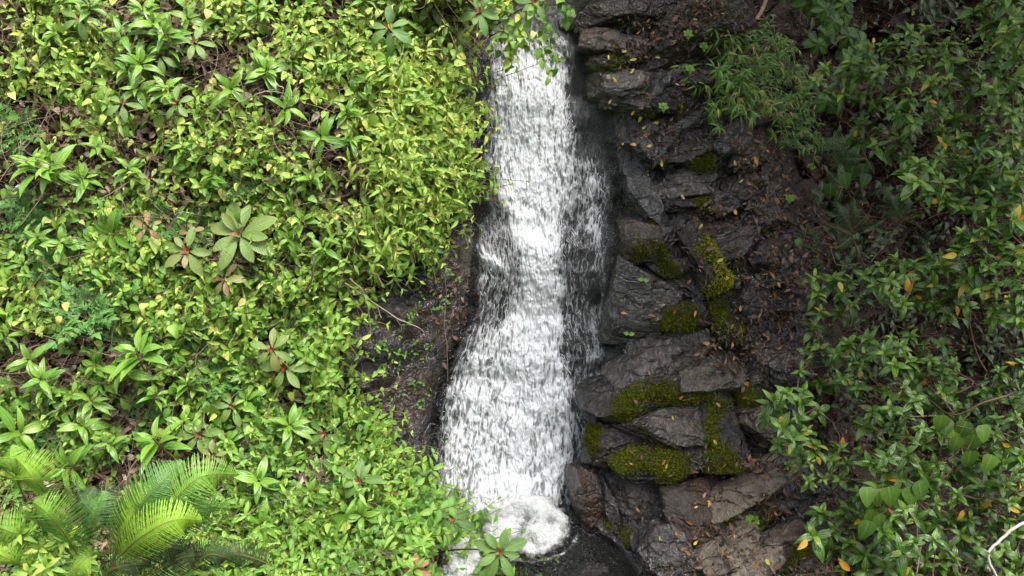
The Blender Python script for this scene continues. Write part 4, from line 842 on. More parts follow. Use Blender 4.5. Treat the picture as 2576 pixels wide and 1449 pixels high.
# ------------------------------------------------------------------ ferns
def frond(parent, pts, wid, tint, npin=50, nup=NO, droop=0.10, seed=0, fat=.42):
    g2 = np.random.default_rng(seed); P = spline(pts, npin + 8); mb = MB(); ms = MB(); n = len(P)
    tubes(ms, P, np.linspace(.0034, .0008, n), 5, tint=.75)
    T = nrm(np.gradient(P, axis=0)); spc = np.linalg.norm(np.gradient(P, axis=0), axis=1).mean(); S = nrm(np.cross(T, nup)); Nn = np.cross(S, T); f = np.linspace(0, 1, n)
    pw = wid * np.clip(np.sin(np.pi * np.clip(f * .93 + .07, 0, 1) ** .85), 0, 1) ** .75
    for i in range(5, n - 1):
        for sg in (-1, 1):
            l = pw[i] * g2.uniform(.9, 1.08); t = nrm(sg * S[i] + T[i] * (.18 + .30 * f[i]) - droop * Nn[i] + g2.normal(0, .05, 3))
            m_ = 9; v = np.linspace(0, 1, m_); d = np.cross(t, Nn[i]); d = nrm(d); hw = fat * spc * (1 - v) ** .45 * (1 + .36 * np.where(np.arange(m_) % 2, 1, -1)); cc = P[i] + v[:, None] * l * t - (.25 * l * v ** 2)[:, None] * Nn[i]
            a_ = cc - hw[:, None] * d + .002 * Nn[i]; b_ = cc + hw[:, None] * d + .002 * Nn[i]
            vv = np.stack([a_, cc, b_], 1).reshape(-1, 3); ix = np.arange(m_ * 3).reshape(m_, 3)
            q = np.concatenate([np.stack([ix[:-1, k], ix[:-1, k + 1], ix[1:, k + 1], ix[1:, k]], -1) for k in (0, 1)])
            mb.add(vv, q, tint=float(np.clip(tint + g2.normal(0, .05) + .10 * f[i], 0, 1)))
    o = mb.build('frond', M['fern'], parent); ms.build('midrib', M['stem'], o); return o
def fpts(lst, root): return [freew(x, y, h) - root for x, y, h in lst]
root = freew(282, 1415, 1.09); fr = thing('fern', 'large bright fern with long arching fronds at the bottom left', 'fern', root, 'ferns on the left bank')
for i, (l, wd, tn) in enumerate([([(286, 1412, 1.14), (330, 1310, 1.36), (395, 1225, 1.42), (462, 1160, 1.34)], 0.138, .42), ([(284, 1410, 1.14), (310, 1340, 1.32), (352, 1270, 1.40), (385, 1225, 1.42)], 0.120, .92),
        ([(372, 1345, 1.29), (430, 1270, 1.40), (505, 1200, 1.42), (602, 1192, 1.29)], 0.126, .66), ([(290, 1410, 1.19), (350, 1355, 1.42), (430, 1310, 1.48), (508, 1308, 1.39)], 0.110, .95),
        ([(395, 1350, 1.24), (450, 1305, 1.32), (510, 1275, 1.34), (580, 1280, 1.24)], 0.102, .52), ([(330, 1420, 1.14), (380, 1380, 1.26), (440, 1378, 1.26), (500, 1400, 1.14)], 0.102, .16), ([(470, 1440, 1.14), (520, 1398, 1.24), (560, 1400, 1.24), (610, 1425, 1.14)], 0.084, .14), ([(262, 1400, 1.14), (235, 1395, 1.24), (200, 1420, 1.29), (160, 1470, 1.24)], 0.072, .85)]):
    frond(fr, fpts(l, root), wd, tn, seed=i)
root = freew(200, 1405, 1.21); fr = thing('fern', 'darker green fern whose fronds reach up left beside the bright one', 'fern', root, 'ferns on the left bank')
for i, (l, wd, tn) in enumerate([([(198, 1400, 1.26), (160, 1340, 1.41), (120, 1290, 1.48), (84, 1262, 1.44)], 0.130, 0.70), ([(135, 1280, 1.31), (105, 1230, 1.46), (75, 1190, 1.51), (42, 1152, 1.46)], 0.137, 0.86), ([(60, 1250, 1.26), (40, 1200, 1.41), (25, 1160, 1.46), (30, 1120, 1.41)], 0.104, 0.78),
        ([(100, 1360, 1.26), (60, 1345, 1.38), (20, 1335, 1.41), (-40, 1310, 1.36)], 0.117, 0.74), ([(220, 1360, 1.26), (232, 1320, 1.38), (245, 1270, 1.41), (258, 1235, 1.36)], 0.098, 0.44), ([(190, 1320, 1.21), (200, 1280, 1.28), (215, 1260, 1.30), (235, 1225, 1.26)], 0.117, 0.18), ([(80, 1440, 1.26), (40, 1415, 1.38), (0, 1395, 1.41), (-40, 1385, 1.36)], 0.091, 0.88), ([(200, 1400, 1.26), (170, 1360, 1.28), (140, 1330, 1.31), (90, 1310, 1.26)], 0.117, 0.36), ([(270, 1200, 1.16), (265, 1260, 1.18), (280, 1300, 1.20), (300, 1330, 1.16)], 0.104, 0.14)]):
    frond(fr, fpts(l, root), wd, tn, seed=20 + i)
root = freew(250, 1449, 1.04); fr = thing('fern', 'withered grey brown fern lying along the bottom edge', 'fern', root, 'ferns on the left bank')
for i, l in enumerate([[(250, 1455, 1.09), (290, 1430, 1.22), (340, 1420, 1.24), (380, 1422, 1.19)], [(360, 1450, 1.12), (420, 1420, 1.20), (470, 1400, 1.22), (540, 1400, 1.14)], [(680, 1420, 1.06), (640, 1405, 1.12), (600, 1395, 1.14), (560, 1400, 1.10)]]): frond(fr, fpts(l, root), .085, .08, seed=60 + i)
# pale variegated herb
o = thing('pale_herb', 'pale cream and green narrow leaved herb among the fern fronds', 'herb', freew(112, 1392, 1.36)); mb = MB(); ms = MB(); g2 = np.random.default_rng(5)
for j in range(9):
    c0 = g2.normal(0, .06, 2); ctr = RX * c0[0] * 1.5 + UP * c0[1] + NO * g2.uniform(-.05, .05); tubes(ms, np.stack([ctr - AXL * .2, ctr - AXL * .1, ctr]), .003, 4)
    for k in range(9):
        an = k * 2.399 + j; out = math.cos(an) * RX + math.sin(an) * UP; sp = 1.3 - .09 * k
        leaves(mb, (ctr - AXL * .004 * (9 - k))[None], math.sin(sp) * out + math.cos(sp) * AXL, AXL * math.sin(sp) - out * math.cos(sp), .085 * (1 - .04 * k), .022, .25, .9, 'lance', 6, float(np.clip(.66 + g2.normal(0, .12), 0, 1)))
mb.build('foliage', M['lime'], o); ms.build('stem', M['stem'], o)

# ------------------------------------------------------------------ right bank: glossy shrubs
def grow(tips, root, seed, sag=0.06):
    """branch paths from a root to every tip, each joining the nearest earlier branch"""
    g2 = np.random.default_rng(seed); order = np.argsort(np.linalg.norm(tips - root, axis=1)); nodes = [root]; paths = []; par = [-1]; cnt = []
    for i in order:
        T = tips[i]; A_ = np.array(nodes); dr = np.linalg.norm(A_ - T, axis=1); dT = np.linalg.norm(T - root)
        score = dr + 0.35 * np.linalg.norm(A_ - root, axis=1) + np.where(np.linalg.norm(A_ - root, axis=1) > dT, 1.0, 0); j = int(np.argmin(score))
        s_ = A_[j]; L = np.linalg.norm(T - s_); n_ = max(5, min(14, int(L / .05)))
        mid = (s_ + T) / 2 + g2.normal(0, .10 * L, 3) - ZV * sag * L; P = spline([s_, s_ * .6 + mid * .4 + g2.normal(0, .03 * L, 3), mid, T], n_)
        paths.append((P, len(nodes)))
        for k in range(1, n_ - 1): nodes.append(P[k])
    return paths
def tipdir(P): return nrm(P[-1] - P[-3])
def fruit(parent, c, seed, r=.035):
    g2 = np.random.default_rng(seed); mb = MB(); vs, fs = ico(1); n_ = 46
    d = nrm(g2.normal(size=(n_, 3)) + NO * .6); p = c + d * (r * g2.uniform(.55, 1.05, (n_, 1))) * np.array([1.15, 1, .8]); sz = g2.uniform(.0035, .0065, n_)
    V_ = p[:, None] + vs[None] * sz[:, None, None]; q = (np.arange(n_)[:, None, None] * len(vs) + fs[None]).reshape(-1, 3); mb.add(V_, t=q, tint=np.repeat(g2.random(n_), len(vs)))
    tubes(mb, np.stack([np.broadcast_to(c - NO * .03, p.shape), (p + c) / 2, p], 1), .0011, 3, tint=.7); return mb.build('fruit_cluster', M['fruit'], parent)
def shrub(label, poly, n, h0, h1, root, seed, leaf=.085, nfruit=3, nyel=4, tint=.45, gap=.045, loose=.22):
    g2 = np.random.default_rng(seed); xs = [p[0] for p in poly]; ys = [p[1] for p in poly]; pts = []; tries = 0
    while len(pts) < n and tries < 20000:
        tries += 1; x = g2.uniform(min(xs), max(xs)); y = g2.uniform(min(ys), max(ys))
        if inpoly(np.array([x]), np.array([y]), poly)[0] and all((x - p[0]) ** 2 + (y - p[1]) ** 2 > (gap / K) ** 2 for p in pts): pts.append((x, y))
    pts = np.array(pts); n = len(pts)
    H = h0 + (h1 - h0) * g2.random(n) * (0.6 + .4 * np.sin(pts[:, 0] * .02))
    H = np.maximum(H, spot(pts[:, 0], pts[:, 1])[2] + .08); tips = freew(pts[:, 0], pts[:, 1], H); rt = freew(*root)
    o = thing('glossy_shrub', label, 'shrub', rt, 'glossy leaved shrubs on the right bank'); mb = MB(); bm_ = MB(); my = MB()
    tubes(bm_, spline([rt - ZV * .35 + .05 * g2.normal(size=3), rt], 6) - rt, .016, 6, tint=.3)
    sides_p = []
    for P, k in grow(tips, rt, seed):
        L = np.linalg.norm(P[-1] - P[0]); tubes(bm_, P - rt, np.linspace(.0030 + .0045 * min(L, 1.6), .0022, len(P)), 5, tint=float(g2.random())); d = tipdir(P)
        ax_ = nrm(d * .55 + NO * .35 + ZV * .55 + g2.normal(0, .18, 3)); e1 = nrm(np.cross(ax_, g2.normal(size=3))); e2 = np.cross(ax_, e1); nl = int(g2.integers(8, 13)); ph = g2.uniform(0, 6.28)
        sz = leaf * g2.uniform(.75, 1.2)
        for q_ in range(nl):                       # whorl at the tip
            f = q_ / (nl - 1); an = ph + (q_ // 2) * np.pi / 2 + (q_ % 2) * np.pi + g2.normal(0, .2); sp = 1.45 - .85 * f + g2.normal(0, .12); out = math.cos(an) * e1 + math.sin(an) * e2
            t = math.sin(sp) * out + math.cos(sp) * ax_ - .12 * ZV; nn = ax_ * math.sin(sp) - out * math.cos(sp) + .25 * ZV; l = sz * (1.05 - .45 * f ** 2) * g2.uniform(.8, 1.15)
            yel = g2.random() < .012
            leaves(my if yel else mb, (P[-1] - ax_ * .05 * (1 - f) - rt)[None], t, nn, l, l * g2.uniform(.36, .46), .22, g2.uniform(.5, 1.3), 'ovate', 7, float(np.clip((g2.random() if yel else tint + .32 * f ** 2 + g2.normal(0, .13)), 0, 1)), twist=g2.normal(0, .25))
        m_ = len(P)
        for q_ in range(int(loose * m_)):          # odd leaves along the shoot
            i = int(m_ * g2.uniform(.45, .95)); p = P[min(i, m_ - 1)]; out = nrm(g2.normal(size=3) + .3 * d); l = sz * g2.uniform(.7, 1.1)
            leaves(mb, (p - rt)[None], out - .2 * ZV, nrm(ZV * .6 + NO * .5 + .3 * g2.normal(size=3)), l, l * .45, .22, 1.0, 'ovate', 6, float(np.clip(tint - .1 + g2.normal(0, .12), 0, 1)))
        if g2.random() < .5: sides_p.append(P)
    for i in g2.choice(n, min(n, nyel), replace=False):
        p = tips[i] + g2.normal(0, .05, 3) - NO * .02; l = leaf * g2.uniform(.6, .95); leaves(my, (p - rt)[None], rdir(1)[0] - .5 * UP, NO + .4 * g2.normal(size=3), l, l * .46, .25, .7, 'ovate', 7, float(g2.random()))
    mb.build('foliage', M['glossy'], o); bm_.build('branches', M['bark'], o)
    if my.n: my.build('yellowed_leaves', M['yellow'], o)
    for i in g2.choice(n, min(n, nfruit), replace=False): fruit(o, tips[i] + g2.normal(0, .03, 3) - rt - NO * .015, seed * 31 + int(i), g2.uniform(.024, .042))
    return o
SHR = [
 ('big glossy shrub spreading across the upper right with a pale flower head', [(2070, 160), (2140, 150), (2200, 90), (2330, 50), (2440, 90), (2560, 150), (2590, 330), (2450, 420), (2340, 330), (2230, 280), (2150, 250), (2050, 205)], 88, .45, 1.05, (2720, 520, -.3), 7, 3, .48),
 ('brightest glossy shrub in the top right corner', [(2460, -30), (2620, -30), (2620, 150), (2520, 120), (2440, 60)], 34, 1.1, 1.5, (2800, 150, .3), 2, 1, .62),
 ('low glossy spray above the dark fern on the right bank', [(2165, 300), (2240, 330), (2300, 320), (2290, 390), (2220, 400), (2130, 330)], 18, .3, .7, (2650, 690, -.5), 1, 2, .36),
 ('glossy shrub at the right edge just above the fan of bare stems', [(2270, 430), (2340, 390), (2440, 370), (2600, 330), (2610, 560), (2500, 560), (2400, 510), (2300, 480)], 56, .65, 1.2, (2780, 760, -.2), 3, 3, .50),
 ('open twiggy shrub with round leaves and dark berries at the right edge', [(2400, 570), (2610, 560), (2610, 800), (2500, 800), (2430, 700)], 34, .8, 1.2, (2780, 900, 0), 4, 8, .50),
 ('glossy shrub reaching furthest left over the litter in mid height', [(2040, 690), (2140, 685), (2150, 760), (2070, 800), (2030, 880), (2090, 860), (2120, 960), (2020, 990), (2000, 930), (2040, 830)], 34, .25, .65, (2400, 1050, -.2), 2, 3, .45),
 ('dense glossy shrub in the middle right below the shaded hollow', [(2170, 690), (2230, 650), (2340, 640), (2450, 700), (2430, 800), (2330, 780), (2240, 770)], 44, .5, .95, (2650, 1080, 0), 3, 4, .46),
 ('glossy shrub with big orange yellow leaves right of centre height', [(2090, 870), (2200, 830), (2320, 830), (2420, 900), (2390, 1000), (2220, 990), (2120, 980)], 60, .45, .9, (2600, 1230, 0), 3, 5, .45),
 ('glossy shrub tip hanging over the pinkish grey boulder', [(1925, 1005), (1990, 985), (2070, 1010), (2050, 1100), (2150, 1140), (2090, 1240), (1990, 1190), (1950, 1110), (1930, 1060)], 42, .45, .8, (2400, 1300, 0), 3, 3, .46),
 ('shaded glossy shrub with brown fruit at the right edge low down', [(2180, 1030), (2300, 1000), (2440, 970), (2610, 880), (2620, 1180), (2420, 1210), (2250, 1210), (2150, 1140)], 72, .5, 1.05, (2700, 1420, .1), 9, 8, .40),
 ('large leaved glossy shrub at the bottom over the pale ridges', [(2050, 1260), (2130, 1250), (2200, 1210), (2260, 1300), (2280, 1449), (2180, 1470), (2070, 1390), (2030, 1330)], 24, .5, .9, (2420, 1560, .2), 3, 2, .38),
 ('glossy shrub filling the bottom right corner behind the white stem', [(2270, 1230), (2400, 1230), (2610, 1200), (2620, 1480), (2300, 1490)], 64, .6, 1.15, (2760, 1640, .3), 8, 6, .40),
]
for i, (lab, poly, n, h0, h1, root, ny, nf, tn) in enumerate(SHR):
    shrub(lab, poly, n, h0, h1, root, 40 + i, leaf=.078 if i != 10 else .098, nfruit=nf, nyel=ny, tint=tn, gap=.086 if i != 10 else .105)
# bare stems fanning out of the dark, one thing per stem system
def bare(name, label, paths, r0, r1, mat='bark', cat='branch', group='bare branches'):
    P0 = paths[0][0]; o = thing(name, label, cat, freew(*P0), group) if False else None
    mb = MB(); root = freew(*P0)
    for i, p in enumerate(paths):
        pts = np.array([freew(*q) for q in p]) - root; P = spline(pts, 24) + np.cumsum(rng.normal(0, .0016, (24, 3)), 0); k = 1 if i == 0 else .6
        tubes(mb, P, np.linspace(r0 * k, r1 * (1 if i == 0 else .8), 24), 6, tint=float(rng.random()))
    b = mb.build(name, M[mat]); b.location = Vector(root); return tag(b, label, cat, group)
bare('bare_branch', 'bare grey branched twig standing over the dark ferns', [[(2176, 676, .35), (2160, 640, .38), (2143, 600, .40), (2133, 560, .42), (2129, 519, .42)], [(2140, 592, .4), (2090, 570, .38), (2066, 552, .36), (2050, 530, .33)], [(2138, 585, .4), (2170, 556, .45), (2190, 530, .48), (2178, 500, .48)], [(2172, 660, .36), (2110, 668, .34), (2090, 640, .33), (2096, 612, .32)], [(2134, 606, .4), (2105, 625, .36), (2072, 612, .3)], [(2190, 660, .4), (2230, 610, .42), (2262, 570, .42), (2300, 540, .4)]], .0055, .0015)
fan = [[(2560, 330, .2), (2480, 350, .25), (2400, 360, .25), (2340, 372, .22), (2290, 400, .15)], [(2580, 345, .2), (2500, 385, .2), (2430, 430, .2), (2380, 440, .15), (2300, 452, .1)], [(2420, 270, .2), (2360, 300, .2), (2300, 330, .2), (2250, 380, .15)], [(2390, 280, .3), (2370, 340, .2), (2360, 380, .1), (2330, 420, 0)], [(2270, 240, .3), (2265, 290, .25), (2240, 330, .2), (2210, 370, .1)], [(2600, 300, .3), (2500, 330, .2), (2430, 340, .1), (2350, 330, .1), (2270, 340, 0)], [(2590, 250, .4), (2480, 210, .35), (2420, 225, .3), (2340, 222, .3)]]
for i, f in enumerate(fan): bare('bare_twig', ['thick curving bare stem at the right edge under the big shrub', 'long bare stem arching down to the fern', 'bare stem dropping from the big shrub to its left', 'near upright thin bare stem under the big shrub', 'short bare forked stem left under the big shrub', 'lowest straight bare stem of the fan under the big shrub', 'bare stem running level through the big shrub leaves'][i], [f, [f[2], tuple(np.add(f[-1], (20, 28, 0)))], [f[1], tuple(np.add(f[2], (-10, 40, -.05))), tuple(np.add(f[-1], (40, 50, -.1)))]], .006, .0018, group='bare stems under the big shrub')
for i, (f, l) in enumerate([([(2590, 720, .6), (2520, 740, .6), (2440, 720, .5), (2300, 706, .3), (2230, 700, .1)], 'bare stem at mid height crossing under the berry shrub'), ([(2576, 640, .8), (2480, 690, .7), (2400, 760, .5), (2380, 830, .4)], 'steep bare stem coming down from the berry shrub'), ([(2340, 940, .5), (2400, 985, .6), (2450, 960, .6), (2400, 930, .55), (2330, 930, .5)], 'looped brown stem in the shaded gap right of the orange leaves'), ([(2560, 985, .9), (2480, 1010, .9), (2400, 1040, .8), (2340, 1000, .6)], 'brown forked branch lit at the right edge low down'), ([(2020, 740, .1), (2050, 760, .1), (2080, 790, .15), (2110, 800, .2)], 'thin red brown twig at the left tip of the mid shrub'), ([(1990, 700, .05), (2020, 735, .1), (2050, 745, .1)], 'tiny bent twig over the leaf litter'), ([(2440, 1280, .6), (2300, 1330, .5), (2200, 1350, .4), (2120, 1340, .3)], 'brown stem lying level under the bottom shrub')]): bare('bare_twig', l, [f, [f[2], tuple(np.add(f[-1], (-15, -35, .05)))]], .006, .0018, group='bare stems in the lower shrubs')
bare('white_twig', 'thick white curved bare stem in the bottom right corner', [[(2620, 1312, 1.42), (2576, 1318, 1.42), (2545, 1335, 1.42), (2510, 1368, 1.42), (2487, 1395, 1.42), (2483, 1418, 1.41), (2500, 1449, 1.40), (2530, 1490, 1.38)], [(2484, 1416, 1.41), (2479, 1425, 1.41), (2480, 1432, 1.41)]], .0068, .0048, 'pale', 'stem', None)
# fallen flower head on the big shrub, dead wood, vines
bare('dead_stick', 'thick brown dead stick leaning in the dark top hollow', [[(1934, -20, -.55), (1922, 15, -.5), (1910, 35, -.45), (1902, 52, -.42)]], .016, .011, 'twig', 'stick', None)
bare('dead_twig', 'long pale bare twig slanting over the dark rock left of the fall', [[(868, 712, .50), (905, 738, .45), (960, 775, .42), (1000, 803, .40), (1040, 818, .38), (1063, 832, .36), (1072, 850, .34)], [(950, 768, .43), (955, 785, .42), (960, 796, .42)], [(1000, 803, .40), (1012, 822, .38), (1010, 836, .37)], [(905, 738, .45), (925, 735, .46), (944, 722, .46)]], .0038, .0020, 'pale', 'twig', None)
bare('dead_twig', 'white forked twig above the middle of the upper creeper', [[(596, 262, .62), (640, 243, .66), (672, 230, .68), (698, 230, .68)], [(690, 208, .68), (706, 222, .7), (708, 252, .66)], [(672, 229, .68), (712, 236, .68)]], .0036, .0022, 'pale', 'twig', None)
bare('woody_vine', 'dark purple woody stem curving through the creeper right of the biggest ribbed plant', [[(787, 643, .60), (787, 675, .62), (779, 708, .62), (757, 745, .60), (735, 775, .55)]], .005, .004, 'redstem', 'stem', None)
bare('woody_vine', 'thin purple stem in the brown gap on the upper left', [[(95, 238, .55), (125, 285, .6), (138, 320, .6), (154, 384, .56)]], .0045, .003, 'redstem', 'stem', None)
bare('woody_vine', 'dark stem under the pale ribbed plant', [[(405, 742, .55), (450, 735, .58), (475, 715, .6), (490, 690, .58)]], .0045, .003, 'redstem', 'stem', None)
bare('bare_vine', 'pale thin vine hanging straight down over the dark rock', [[(1121, 690, .50), (1122, 750, .40), (1121, 820, .34), (1128, 880, .30), (1130, 960, .27)]], .0017, .0010, 'twig', 'vine', None)
bare('bare_vine', 'brown bent vine at the left edge of the dark rock', [[(880, 700, .5), (915, 735, .44), (930, 790, .38), (934, 850, .34), (928, 868, .3)]], .0048, .003, 'twig', 'vine', None)
for i, (x0, y0, x1, y1) in enumerate([(1150, 60, 1180, 200), (1130, 80, 1190, 230), (1170, 70, 1140, 190), (1185, 90, 1225, 200), (1205, 80, 1190, 150), (1160, 100, 1200, 210), (1120, 60, 1120, 190), (1230, 90, 1240, 170)]):
    bare('hanging_root', 'thin dry brown root hanging beside the top of the fall', [[(x0, y0, .46), ((x0 + x1) / 2 + rng.normal(0, 14), (y0 * .6 + y1 * .4), .44), (x1 + rng.normal(0, 10), y0 * .25 + y1 * .75, .36), (x1 + 15 * (-1) ** i, y1, .3)]], .0022, .0012, 'twig', 'root', 'dry roots hanging at the fall top')
# leafy vines dangling over the stream lip
for i, (x, y0, y1, lab) in enumerate([(1262, -20, 120, 'leafy vine dangling at the left of the stream lip'), (1292, 20, 140, 'lime leafy vine dangling over the middle of the stream lip'), (1330, -10, 125, 'long leafy vine over the stream lip with heart leaves'), (1372, 0, 190, 'longest leafy vine, its tip over the white water'), (1392, 40, 165, 'leafy vine with cut leaves right of the longest one'), (1412, -20, 45, 'short leafy spray at the top right of the stream lip'), (1240, -20, 60, 'short vine at the top left of the stream lip'), (1130, 90, 240, 'leafy vine hanging on the left of the dry roots'), (1305, 60, 170, 'thin vine with yellow tip leaves above the white water')]):
    n_ = 16; u = np.linspace(0, 1, n_); P = freew(x + 14 * np.sin(u * 4 + i) + rng.normal(0, 2, n_).cumsum(), y0 + (y1 - y0) * u, .42 - .10 * u + (0 if i != 7 else .1)); root = P[0]; o = thing('hanging_vine', lab, 'vine', root, 'leafy vines over the stream lip'); mb = MB(); ms = MB(); tubes(ms, P - root, .0018, 4)
    for k in range(2, n_):
        for s_ in range(1 if k % 3 else 2):
            l = rng.uniform(.035, .065); leaves(mb, (P[k] - root + .02 * rdir(1)[0])[None], -.8 * UP + .9 * rdir(1)[0], NO + .4 * rdir(1)[0] + .3 * ZV, l, l * .7, .3, .7, 'heart' if i not in (4, 5) else 'lance', 5, float(np.clip(rng.normal(.48 if i not in (1, 8) else .7, .15), 0, 1)))
    mb.build('foliage', M['lime'] if i not in (4, 5) else M['mid'], o); ms.build('stem', M['stem'], o)

# bamboo grass
BAM = [(1790, 130), (1820, 95), (1860, 90), (1900, 105), (1850, 150), (1900, 165), (1945, 190), (1800, 195), (1772, 235), (1835, 220), (1880, 215), (1800, 275), (1840, 265), (1880, 250), (1930, 240), (1960, 270), (1925, 305), (1975, 320), (1960, 350), (2000, 290), (2010, 230), (1955, 120), (1930, 140), (2005, 345), (1870, 280), (1990, 200), (1840, 185)]
for i, (x, y) in enumerate(BAM):
    g2 = np.random.default_rng(1200 + i); root = spotw(x + 10, y + 18, 0.0); o = thing('bamboo_grass', 'clump of dwarf bamboo grass with fanned narrow leaves on the shaded slope', 'grass', root, 'dwarf bamboo clumps on the right slope'); mb = MB(); ms = MB()
    for k in range(8):
        d = nrm(UPD + g2.normal(0, .45, 3)); L = g2.uniform(.10, .26); u = np.linspace(0, 1, 6)[:, None]; P = g2.normal(0, .03, 3) + u * L * d + (-UP * .05 + RX * g2.normal(0, .03)) * u ** 2; tubes(ms, P, .0014, 4, tint=.6)
        for q_ in (3, 4, 5):
            nl = 6 if q_ == 5 else 3; e = nrm(g2.normal(size=3)); fd = nrm(d + .2 * g2.normal(size=3)); sd = nrm(np.cross(fd, NO))
            for m_ in range(nl):
                an = (m_ / max(1, nl - 1) - .5) * 2.6; t = nrm(math.cos(an) * (fd * .5 - UP * .6) + math.sin(an) * sd + .15 * g2.normal(size=3)); l = g2.uniform(.045, .09)
                leaves(mb, P[q_][None], t, NO + .4 * ZV + .2 * g2.normal(size=3), l, .0095, .2, 1.1, 'lance', 6, float(np.clip((.36 if i % 4 else .62) + g2.normal(0, .16) + .5 * (g2.random() < .07), 0, 1)))
    mb.build('foliage', M['bamboo'], o); ms.build('stems', M['stem'], o)
# small ferns; all but the bright one carry shade in their frond tint
for i, (base, tips_, lab) in enumerate([((2180, 400, -.1), [(2052, 340), (2080, 400), (2150, 330), (2200, 440)], 'dark fern with one long frond pointing left under the big shrub'), ((2150, 590, -.3), [(2100, 500), (2080, 560), (2090, 640), (2150, 500), (2190, 540)], 'dark fern behind the bare grey twig'), ((2270, 560, -.3), [(2230, 470), (2290, 480), (2310, 540), (2220, 530)], 'dark fern deepest in the shaded hollow'), ((2120, 470, -.3), [(2080, 430), (2060, 480), (2100, 520)], 'small dark fern at the edge of the litter'), ((2060, 640, -.15), [(2010, 600), (2030, 560), (2050, 690), (2020, 680)], 'dull fern left of the bare grey twig'), ((1893, 1312, .42), [(1876, 1300), (1880, 1316), (1908, 1303), (1910, 1318), (1892, 1296)], 'tiny bright fern growing on the moss mound'), ((890, 930, .32), [(868, 880), (880, 955), (862, 930)], 'dark fern hanging in the shade left of the rock face')]):
    root = freew(*base); o = thing('fern', lab, 'fern', root, 'small ferns of the shade')
    for k, (x, y) in enumerate(tips_):
        h = base[2]; dx = math.hypot(x - base[0], y - base[1]); frond(o, fpts([base, ((base[0] * 2 + x) / 3, (base[1] * 2 + y) / 3, h + .0016 * dx * .7), ((base[0] + 2 * x) / 3, (base[1] + 2 * y) / 3, h + .0016 * dx), (x, y, h + .0006 * dx)], root), .0007 * dx + (.012 if i == 5 else 0), .20 if i != 5 else .85, npin=24 if i != 5 else 12, seed=90 + 7 * i + k, fat=.24)
# undergrowth of the hollow
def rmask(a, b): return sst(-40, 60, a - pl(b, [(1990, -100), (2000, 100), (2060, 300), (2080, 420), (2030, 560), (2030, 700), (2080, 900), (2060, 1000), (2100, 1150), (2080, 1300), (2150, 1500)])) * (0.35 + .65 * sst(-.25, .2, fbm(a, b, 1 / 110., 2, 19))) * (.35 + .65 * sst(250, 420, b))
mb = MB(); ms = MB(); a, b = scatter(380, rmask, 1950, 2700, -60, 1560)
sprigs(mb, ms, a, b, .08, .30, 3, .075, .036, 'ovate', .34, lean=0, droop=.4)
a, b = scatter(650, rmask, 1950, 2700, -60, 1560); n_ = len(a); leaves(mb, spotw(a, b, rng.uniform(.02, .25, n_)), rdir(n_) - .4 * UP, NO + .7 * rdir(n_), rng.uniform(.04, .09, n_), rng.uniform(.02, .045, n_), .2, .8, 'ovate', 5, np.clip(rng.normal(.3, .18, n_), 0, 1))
un = mb.build('undergrowth', M['under']); tag(un, 'dull green undergrowth in the shaded hollow, coloured darker for the shade', 'undergrowth', kind='stuff'); ms.build('stalks', M['bark'], un)
mb = MB(); a, b = scatter(1500, lambda a, b: sst(-60, 40, a - pl(b, [(1960, -100), (2060, 400), (2060, 900), (2060, 1000), (2150, 1500)])), 1950, 2700, -60, 1560); N = len(a); base = spotw(a, b, 0.0); ln = rng.uniform(.1, .5, N); dr = nrm(rng.normal(size=(N, 3)) + NO * .5 + RX * .2); bb2 = rng.normal(size=(N, 3)) * .5; u = np.linspace(0, 1, 7)
tubes(mb, base[:, None] + ln[:, None, None] * (u[None, :, None] * dr[:, None] + (u * (1 - u))[None, :, None] * bb2[:, None]), rng.uniform(.001, .0034, (N, 1)) * np.linspace(1, .5, 7)[None], 4, tint=np.clip(rng.normal(.4, .25, N), 0, 1))
tag(mb.build('brushwood', M['bark']), 'tangle of thin brown twigs behind the right shrubs', 'twigs', kind='stuff')
# heart leaved vines with ribbed leaves in the shrubs
for i, (pts, lab) in enumerate([([(2370, 1060), (2395, 1090), (2430, 1075), (2450, 1110), (2440, 1150), (2495, 1160), (2410, 1115), (2380, 1070), (2470, 1085)], 'vine with big ribbed heart leaves at the right edge low down'), ([(2180, 1240), (2205, 1245), (2235, 1240), (2260, 1245), (2285, 1240), (2195, 1300), (2185, 1325), (2210, 1310), (2310, 1225)], 'vine with a row of ribbed heart leaves above the bottom shrub'), ([(2145, 430), (2170, 425), (2120, 450), (2180, 450), (2090, 475)], 'heart leaved vine in the shaded hollow, tinted darker for the shade')]):
    H_ = [.95, .85, .25][i]; root = freew(pts[0][0], pts[0][1], H_ - .1); o = thing('heart_leaf_vine', lab, 'vine', root, 'ribbed heart leaved vines'); mb = MB(); ms = MB(); P = np.array([freew(x, y, H_ + rng.normal(0, .03)) for x, y in pts]); tubes(ms, spline(P - NO * .03, 30) - root, .002, 4)
    for p in P:
        l = rng.uniform(.085, .115); leaves(mb, (p - root + UP * .03)[None], -UP + .35 * rdir(1)[0], NO * .8 + .3 * ZV + .2 * rdir(1)[0], l, l * .82, .18, .5, 'heart', 9, float(np.clip(rng.normal(.58 if i < 2 else .3, .1), 0, 1)))  # the hollow's vine gets a darker tint standing for shade
    mb.build('foliage', M['ribbed'], o); ms.build('stem', M['bark'], o)
